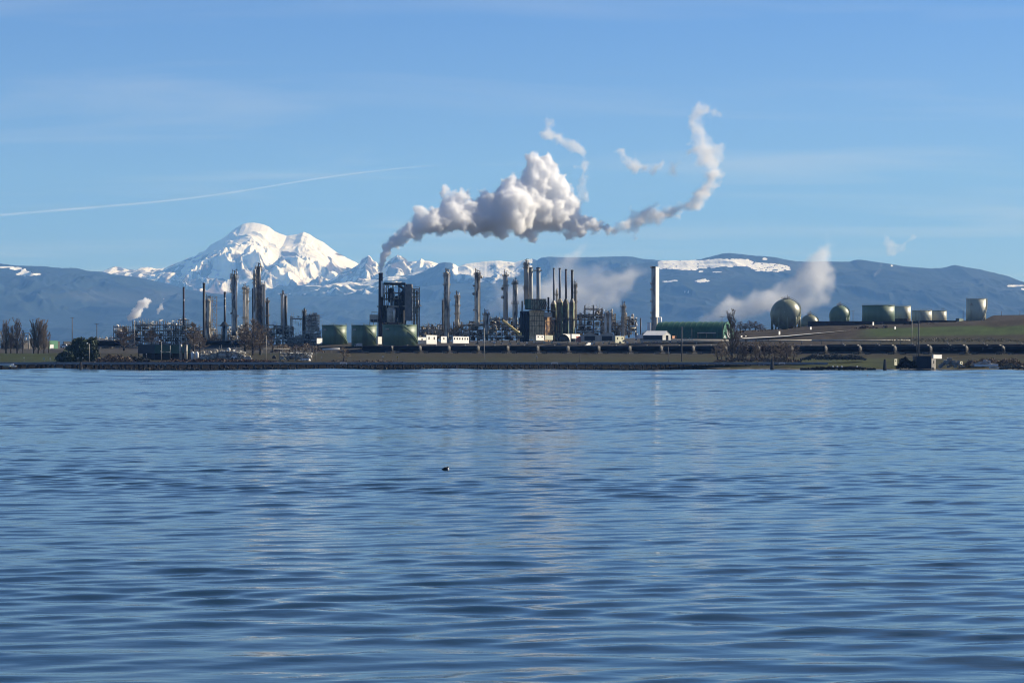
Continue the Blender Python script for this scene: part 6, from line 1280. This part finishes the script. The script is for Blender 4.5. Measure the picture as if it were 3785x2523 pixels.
# ------------------------------------------------------------------ poles
for a in [(267, 1172, 1262, 1500, 'tall wooden pole above the evergreens at left', 1, None), (358, 1195, 1288, 1480, 'plain wooden pole left of the leftmost process unit', 1, None), (1790, 1212, 1338, 1090, 'grey pole on the bank in front of the jumbled process unit', 0, None), (2520, 1207, 1338, 1095, 'pole on the bank in front of the arched green shed', 1, None), (2470, 1280, 1338, 1090, 'short pole on the bank left of the arched shed pole', 0, None), (2143, 1308, 1338, 1090, 'thin low post on the bank under the red container', 0, None), (984, 1240, 1330, 1120, 'grey lamp pole on the shore right of the big bare tree', 0, None), (1157, 1275, 1332, 1120, 'left of two thin poles right of the shoreline pipe frame', 0, None), (1168, 1275, 1332, 1120, 'right of two thin poles right of the shoreline pipe frame', 0, None),
          (3371, 1183, 1275, 1200, 'lamp pole with a white double lamp on the right hill', 0, WHITE), (3396, 1182, 1318, 1060, 'tall pale pole on the right shore before the train', 2, None), (3389, 1235, 1312, 1062, 'short pale pole beside the tall one on the right shore', 0, None), (3153, 1148, 1190, 1650, 'pole with a crossarm between the green sphere and the wide tank', 1, None), (3486, 1138, 1190, 1640, 'pole with a crossarm in front of the last low cream tank', 1, None), (3560, 1148, 1180, 1690, 'small pole left of the tall cream tank', 0, None), (3702, 1150, 1168, 1700, 'left of two tiny poles on the right embankment', 0, None), (3770, 1147, 1168, 1700, 'right of two tiny poles on the right embankment', 0, None), (2669, 1168, 1248, 1386, 'pole with a crossarm at the right end of the arched shed', 1, None), (2557, 1212, 1250, 1384, 'short pole at the middle of the arched shed', 0, None), (330, 1270, 1331, 1105, 'lamp pole with a bright white head in front of the evergreens', 0, WHITE), (1493, 1146, 1268, 1385, 'thin grey mast in front of the widest green tank', 0, None), (1515, 1195, 1268, 1386, 'thinner green mast near the right side of the widest green tank', 0, None), (597, 1262, 1328, 1136, 'lamp pole in front of the green shed', 0, WHITE), (629, 1276, 1328, 1136, 'bare pole in front of the green shed', 0, None), (1853, 1190, 1258, 1392, 'thin mast left of the crane boom', 0, None), (3260, 1190, 1262, 1560, 'slender pole on the grassy hill below the wide green tank', 0, None), (497, 1188, 1290, 1440, 'tall pale corner pole at the left end of the flat topped rack', 0, None)]:
    pole(a[0], a[1], a[2], a[3], a[4], arms=a[5], lamp=a[6], m=(GREY if a[0] in (1790, 984, 330, 597, 629, 1493, 497, 3371) else LGREEN if a[0] == 1515 else None), w=.14 if a[0] not in (2520, 3396, 267, 358, 497) else .24)

# ------------------------------------------------------------------ trees
def bare_tree_mesh(seed, h=20.0, w=8.0, fast=True, n1=34, n2=16, n3=2, tr=.32, low=.06):
    rr = random.Random(seed); br = MB(); tk = MB(); pts = [Vector((rr.uniform(-.3, .3) * i / 3, rr.uniform(-.3, .3) * i / 3, h * .93 * i / 6)) for i in range(7)]
    for i in range(6): tk.tube(pts[i], pts[i + 1], tr * (1 - i / 6.6), tr * (1 - (i + 1) / 6.6), n=6, caps=False)
    def at(t): i = min(5, int(t * 6)); return pts[i].lerp(pts[i + 1], t * 6 - i)
    for i in range(n1):
        t = low + (.93 - low) * ((i + rr.random()) / n1); p = at(t); a = rr.uniform(0, 6.28)
        wid = w / 2 * (math.sin(math.pi * min(1, t * .9 + .18)) if not fast else (.55 + .45 * math.sin(math.pi * t)))
        ll = h * (.30 if fast else .26) * (1 - t * .45) * rr.uniform(.6, 1.15); out = min(wid, ll * (.38 if fast else .9)) * rr.uniform(.5, 1.1)
        q = p + Vector((math.cos(a) * out, math.sin(a) * out, ll * (.92 if fast else .55))); mid = p.lerp(q, .45) + Vector((math.cos(a) * out * .18, math.sin(a) * out * .18, -ll * .03))
        r0 = .12 * (1 - t * .6); br.tube(p, mid, r0, r0 * .7, n=3, caps=False); br.tube(mid, q, r0 * .7, r0 * .25, n=3, caps=False)
        for j in range(n2):
            u = rr.uniform(.2, 1); s = (p.lerp(mid, u / .45) if u < .45 else mid.lerp(q, (u - .45) / .55)); b = a + rr.uniform(-1.7, 1.7); l2 = ll * rr.uniform(.14, .34)
            e_ = s + Vector((math.cos(b) * l2 * (.4 if fast else .75), math.sin(b) * l2 * (.4 if fast else .75), l2 * rr.uniform(.5, 1))); br.tube(s, e_, .05, .022, n=3, caps=False)
            for k in range(n3):
                s2 = s.lerp(e_, rr.uniform(.3, .95)); c = rr.uniform(0, 6.28); l3 = l2 * rr.uniform(.3, .6); br.tube(s2, s2 + Vector((math.cos(c) * l3 * .6, math.sin(c) * l3 * .6, l3 * .8)), .03, .016, n=3, caps=False)
    a = br.build('branches', BARK); b = tk.build('trunk', BARKD); a.data.name = 'branches'; ma, mb_ = a.data, b.data
    bpy.data.objects.remove(a); bpy.data.objects.remove(b); co = np.array([v.co[:] for v in ma.vertices]); ma['halfwidth'] = float(np.percentile(np.abs(co[:, 0]), 96)); ma['top'] = float(co[:, 2].max()); return ma, mb_
TM = {'poplar': bare_tree_mesh(1, 20, 5.5, True, 60, 18, 2), 'poplar2': bare_tree_mesh(2, 20, 6.5, True, 70, 18, 2), 'broad': bare_tree_mesh(3, 20, 16, False, 60, 20, 3, .4, .12), 'broad2': bare_tree_mesh(4, 20, 18, False, 66, 20, 3, .4, .1), 'small': bare_tree_mesh(5, 20, 13, False, 30, 12, 2, .3, .1), 'thin': bare_tree_mesh(6, 20, 8, True, 26, 12, 2, .3, .12)}
def bare_tree(kind, px, bot, top, wpx, Y, label, group, wsrc=None, seed=0):
    k = Y / F; hm = (bot - top) * k; e = empty('bare_tree', base(px, bot, Y), label, 'tree', group); s = hm / TM[kind][0]['top']; w0 = 2 * TM[kind][0]['halfwidth']
    sx = wpx * k / w0; e.rotation_euler = (0, 0, seed * 1.7)
    for nm, me in zip(('branches', 'trunk'), TM[kind]): o = bpy.data.objects.new(nm, me); C.objects.link(o); o.parent = e; o.scale = (sx, sx, s)
    return e
G1 = 'bare poplars at the left edge'; G2 = 'bare trees in the clump before the train'; G3 = 'bare trees on the skyline by the spheres'
for i, a in enumerate([('poplar', 22, 1306, 1176, 30, 'leftmost bare poplar at the left edge of the lawn'), ('poplar2', 40, 1306, 1200, 26, 'second bare poplar from the left, shorter'), ('poplar', 64, 1306, 1170, 32, 'third bare poplar from the left, pointed'), ('thin', 84, 1306, 1218, 22, 'low thin bare poplar next to the pale portal frame'),
        ('poplar2', 125, 1306, 1178, 32, 'left tree of the dense bare poplar clump'), ('poplar', 142, 1307, 1172, 34, 'middle tree of the dense bare poplar clump'), ('poplar2', 163, 1306, 1178, 34, 'right tree of the dense bare poplar clump'), ('thin', 180, 1304, 1225, 20, 'small outer tree at the right of the dense poplar clump')]):
    bare_tree(a[0], a[1], a[2], a[3], a[4], 1290, a[5], G1, seed=i)
bare_tree('poplar', 2707, 1338, 1137, 44, 1095, 'tallest bare poplar, standing on the bank at the right end of the arched shed', None, seed=3)
rr = random.Random(12)
clump = [(2652, 1262, 40), (2668, 1256, 34), (2684, 1270, 36), (2728, 1255, 34), (2744, 1262, 32), (2758, 1250, 30), (2776, 1258, 34), (2792, 1252, 30), (2808, 1260, 34), (2824, 1256, 36), (2842, 1252, 34), (2862, 1262, 40), (2886, 1256, 42), (2908, 1262, 48), (2934, 1266, 52)]
for i, (x, t_, w_) in enumerate(clump):
    bare_tree(rr.choice(('small', 'thin', 'broad')), x, 1332, t_, w_ * .95, 1082 + rr.uniform(-6, 8), '%s tree from the left in the bare clump between the tall poplar and the train' % ordw[i], G2, seed=i)
for i, (x, t_, w_) in enumerate([(2736, 1187, 34), (2756, 1194, 28), (2772, 1184, 32), (2792, 1186, 34), (2812, 1196, 34)]): bare_tree('broad', x, 1222, t_, w_, 1700, '%s bare tree from the left on the skyline left of the largest sphere' % ordw[i], G3, seed=i)
for i, a in enumerate([('broad', 905, 1312, 1190, 62, 1270, 'left of the three big bare trees before the widest tower'), ('broad2', 934, 1312, 1172, 74, 1265, 'middle and tallest of the three big bare trees before the widest tower'), ('broad', 962, 1312, 1192, 66, 1272, 'right of the three big bare trees before the widest tower'), ('broad', 458, 1296, 1205, 66, 1300, 'wide brown bare tree before the leftmost process unit'), ('broad2', 560, 1278, 1218, 60, 1420, 'brown bare tree before the flat topped rack'), ('broad', 716, 1298, 1188, 62, 1300, 'brown bare tree right of the green shed'), ('broad2', 738, 1298, 1225, 50, 1296, 'lower brown bare tree beside the black stacks'),
        ('small', 1270, 1336, 1280, 54, 1095, 'bare shrub like tree alone on the bank below the leftmost green tank'), ('thin', 1008, 1300, 1240, 26, 1285, 'thin bare tree right of the three big ones')]):
    bare_tree(*a, None, seed=i)
def leafy(name, blobs, Y, m_, label, n, leaf, seed, cat='tree', kind=None, trunk=True):
    """dense crown of small leaf tufts scattered through uneven lumps; blobs: (px, py, rx, ry)"""
    rr = np.random.RandomState(seed); k = Y / F; vs, fs = [], []; tot = sum(b[2] * b[3] for b in blobs)
    for px_, py_, rx, ry in blobs:
        c = np.array([X(px_, Y), Y, Z(py_, Y)]); m = int(n * rx * ry / tot); d = rr.normal(size=(m, 3)); d /= np.linalg.norm(d, axis=1)[:, None]; q = rr.uniform(.35, 1.05, (m, 1)) ** .6
        lump = 1 + .22 * np.sin(d[:, :1] * 7 + px_) * np.cos(d[:, 2:] * 6 + py_); p = c + d * q * lump * np.array([rx * k, rx * k * .8, ry * k])
        for v in p: a = rr.normal(size=(3, 3)) * leaf; i = len(vs); vs += [tuple(v + a[0]), tuple(v + a[1]), tuple(v + a[2])]; fs.append((i, i + 1, i + 2))
    b0 = blobs[0]; bot = max(b[1] + b[3] for b in blobs); e = empty(name, base(b0[0], bot, Y), label, cat, None, kind) if trunk else None
    o = MB().add(vs, fs).build('crown' if trunk else name, m_, e)
    if trunk: MB().tube(base(b0[0], bot + 4, Y), base(b0[0], b0[1], Y), .35, .15, n=7).build('trunk', BARKD, e)
    else: tag(o, label, None if kind == 'stuff' else cat, None, kind)
    return e or o
leafy('evergreen_tree', [(292, 1296, 34, 40), (282, 1275, 18, 22), (300, 1268, 20, 22), (275, 1316, 30, 22)], 1112, EVERG, 'tallest dark evergreen of the group on the left shore', 5200, .5, 1)
leafy('evergreen_tree', [(330, 1290, 30, 34), (340, 1268, 20, 20), (338, 1312, 28, 22)], 1116, EVERG, 'dark evergreen behind the white lamp, rightmost of its group', 3800, .5, 2)
leafy('evergreen_tree', [(244, 1318, 28, 22), (226, 1324, 20, 14)], 1106, EVERG, 'low dark evergreen bush at the left of its group', 2200, .45, 3)
leafy('evergreen_tree', [(262, 1308, 22, 26), (258, 1292, 14, 14)], 1110, EVERG, 'middle dark evergreen, lower than its right neighbour', 2200, .45, 4)
def scrub(x0, x1, top, bot, Y, m_, label, seed, n=1500, dy=6, leaf=.4):
    rr = np.random.RandomState(seed); vs, fs = [], []
    for _ in range(n):
        t = rr.rand(); px_ = x0 + (x1 - x0) * t; edge_ = min(1, 6 * t, 6 * (1 - t)); hh = (bot - top) * (rr.rand() ** .8) * edge_ * (.75 + .25 * math.sin(px_ * .11 + seed) * math.sin(px_ * .037)); yy = Y + rr.uniform(-dy, dy)
        v = np.array([X(px_, yy), yy, Z(bot - hh, yy)]); a = rr.normal(size=(3, 3)) * leaf; i = len(vs); vs += [tuple(v + a[0]), tuple(v + a[1]), tuple(v + a[2])]; fs.append((i, i + 1, i + 2))
    o = MB().add(vs, fs).build('scrub', m_); return tag(o, label, kind='stuff')
scrub(345, 500, 1306, 1342, 1095, SCRUB, 'brown winter brush on the bank right of the evergreens', 1, 2200); scrub(470, 560, 1312, 1340, 1100, mat('dark brush', (.03, .032, .028), .9), 'dark brush before the green shed', 2, 1200); scrub(560, 1050, 1326, 1343, 1092, mat('reddish brush', (.075, .05, .04), .9), 'reddish brush strip along the left shore', 3, 5200)
scrub(1180, 1500, 1330, 1342, 1090, SCRUB, 'short brush around the bare shrub tree', 4, 1200, leaf=.3); scrub(3135, 3302, 1205, 1233, 1530, mat('purple brown thicket', (.085, .055, .045), .95, 0, .4, .3), 'purple brown thicket on the right hill above the grass', 5, 5200, 10, .7)
scrub(3300, 3500, 1196, 1216, 1560, mat('purple brown thicket', ()), 'purple brown thicket below the low cream tanks', 6, 3600, 8, .6); scrub(3500, 3800, 1198, 1210, 1580, SCRUB, 'brown brush along the upper edge of the hill grass', 7, 3600, 6, .5); scrub(2700, 3000, 1218, 1244, 1560, SCRUB, 'brown hillside brush below the largest sphere', 8, 3600, 20, .6)
scrub(2640, 2960, 1318, 1336, 1080, SCRUB, 'undergrowth at the foot of the bare clump', 9, 2600, 5, .35); scrub(3560, 3790, 1322, 1348, 1030, SCRUB, 'brown brush behind the right beach', 10, 2200, 4, .35); scrub(3250, 3790, 1247, 1262, 1350, mat('dull olive brush', (.17, .155, .10), .95, 0, .3, .3), 'olive brown rough grass on the slope above the train', 11, 5200, 14, .25)
scrub(1000, 1200, 1268, 1300, 1350, SCRUB, 'brown brush on the slope under the low cluttered unit', 12, 1800, 8, .4); scrub(2960, 3200, 1306, 1328, 1075, mat('shadowed bank brush', (.075, .09, .095), .9), 'blue grey scrub in place of the shadowed bank below the second train', 13, 5200, 3, .28)  # second one: brush added in the blue grey of a shadowed bank
scrub(3318, 3392, 1322, 1358, 1014, mat('dark brush', ()), 'dark brush mass left of the beach shed', 14, 2600, 3, .4)
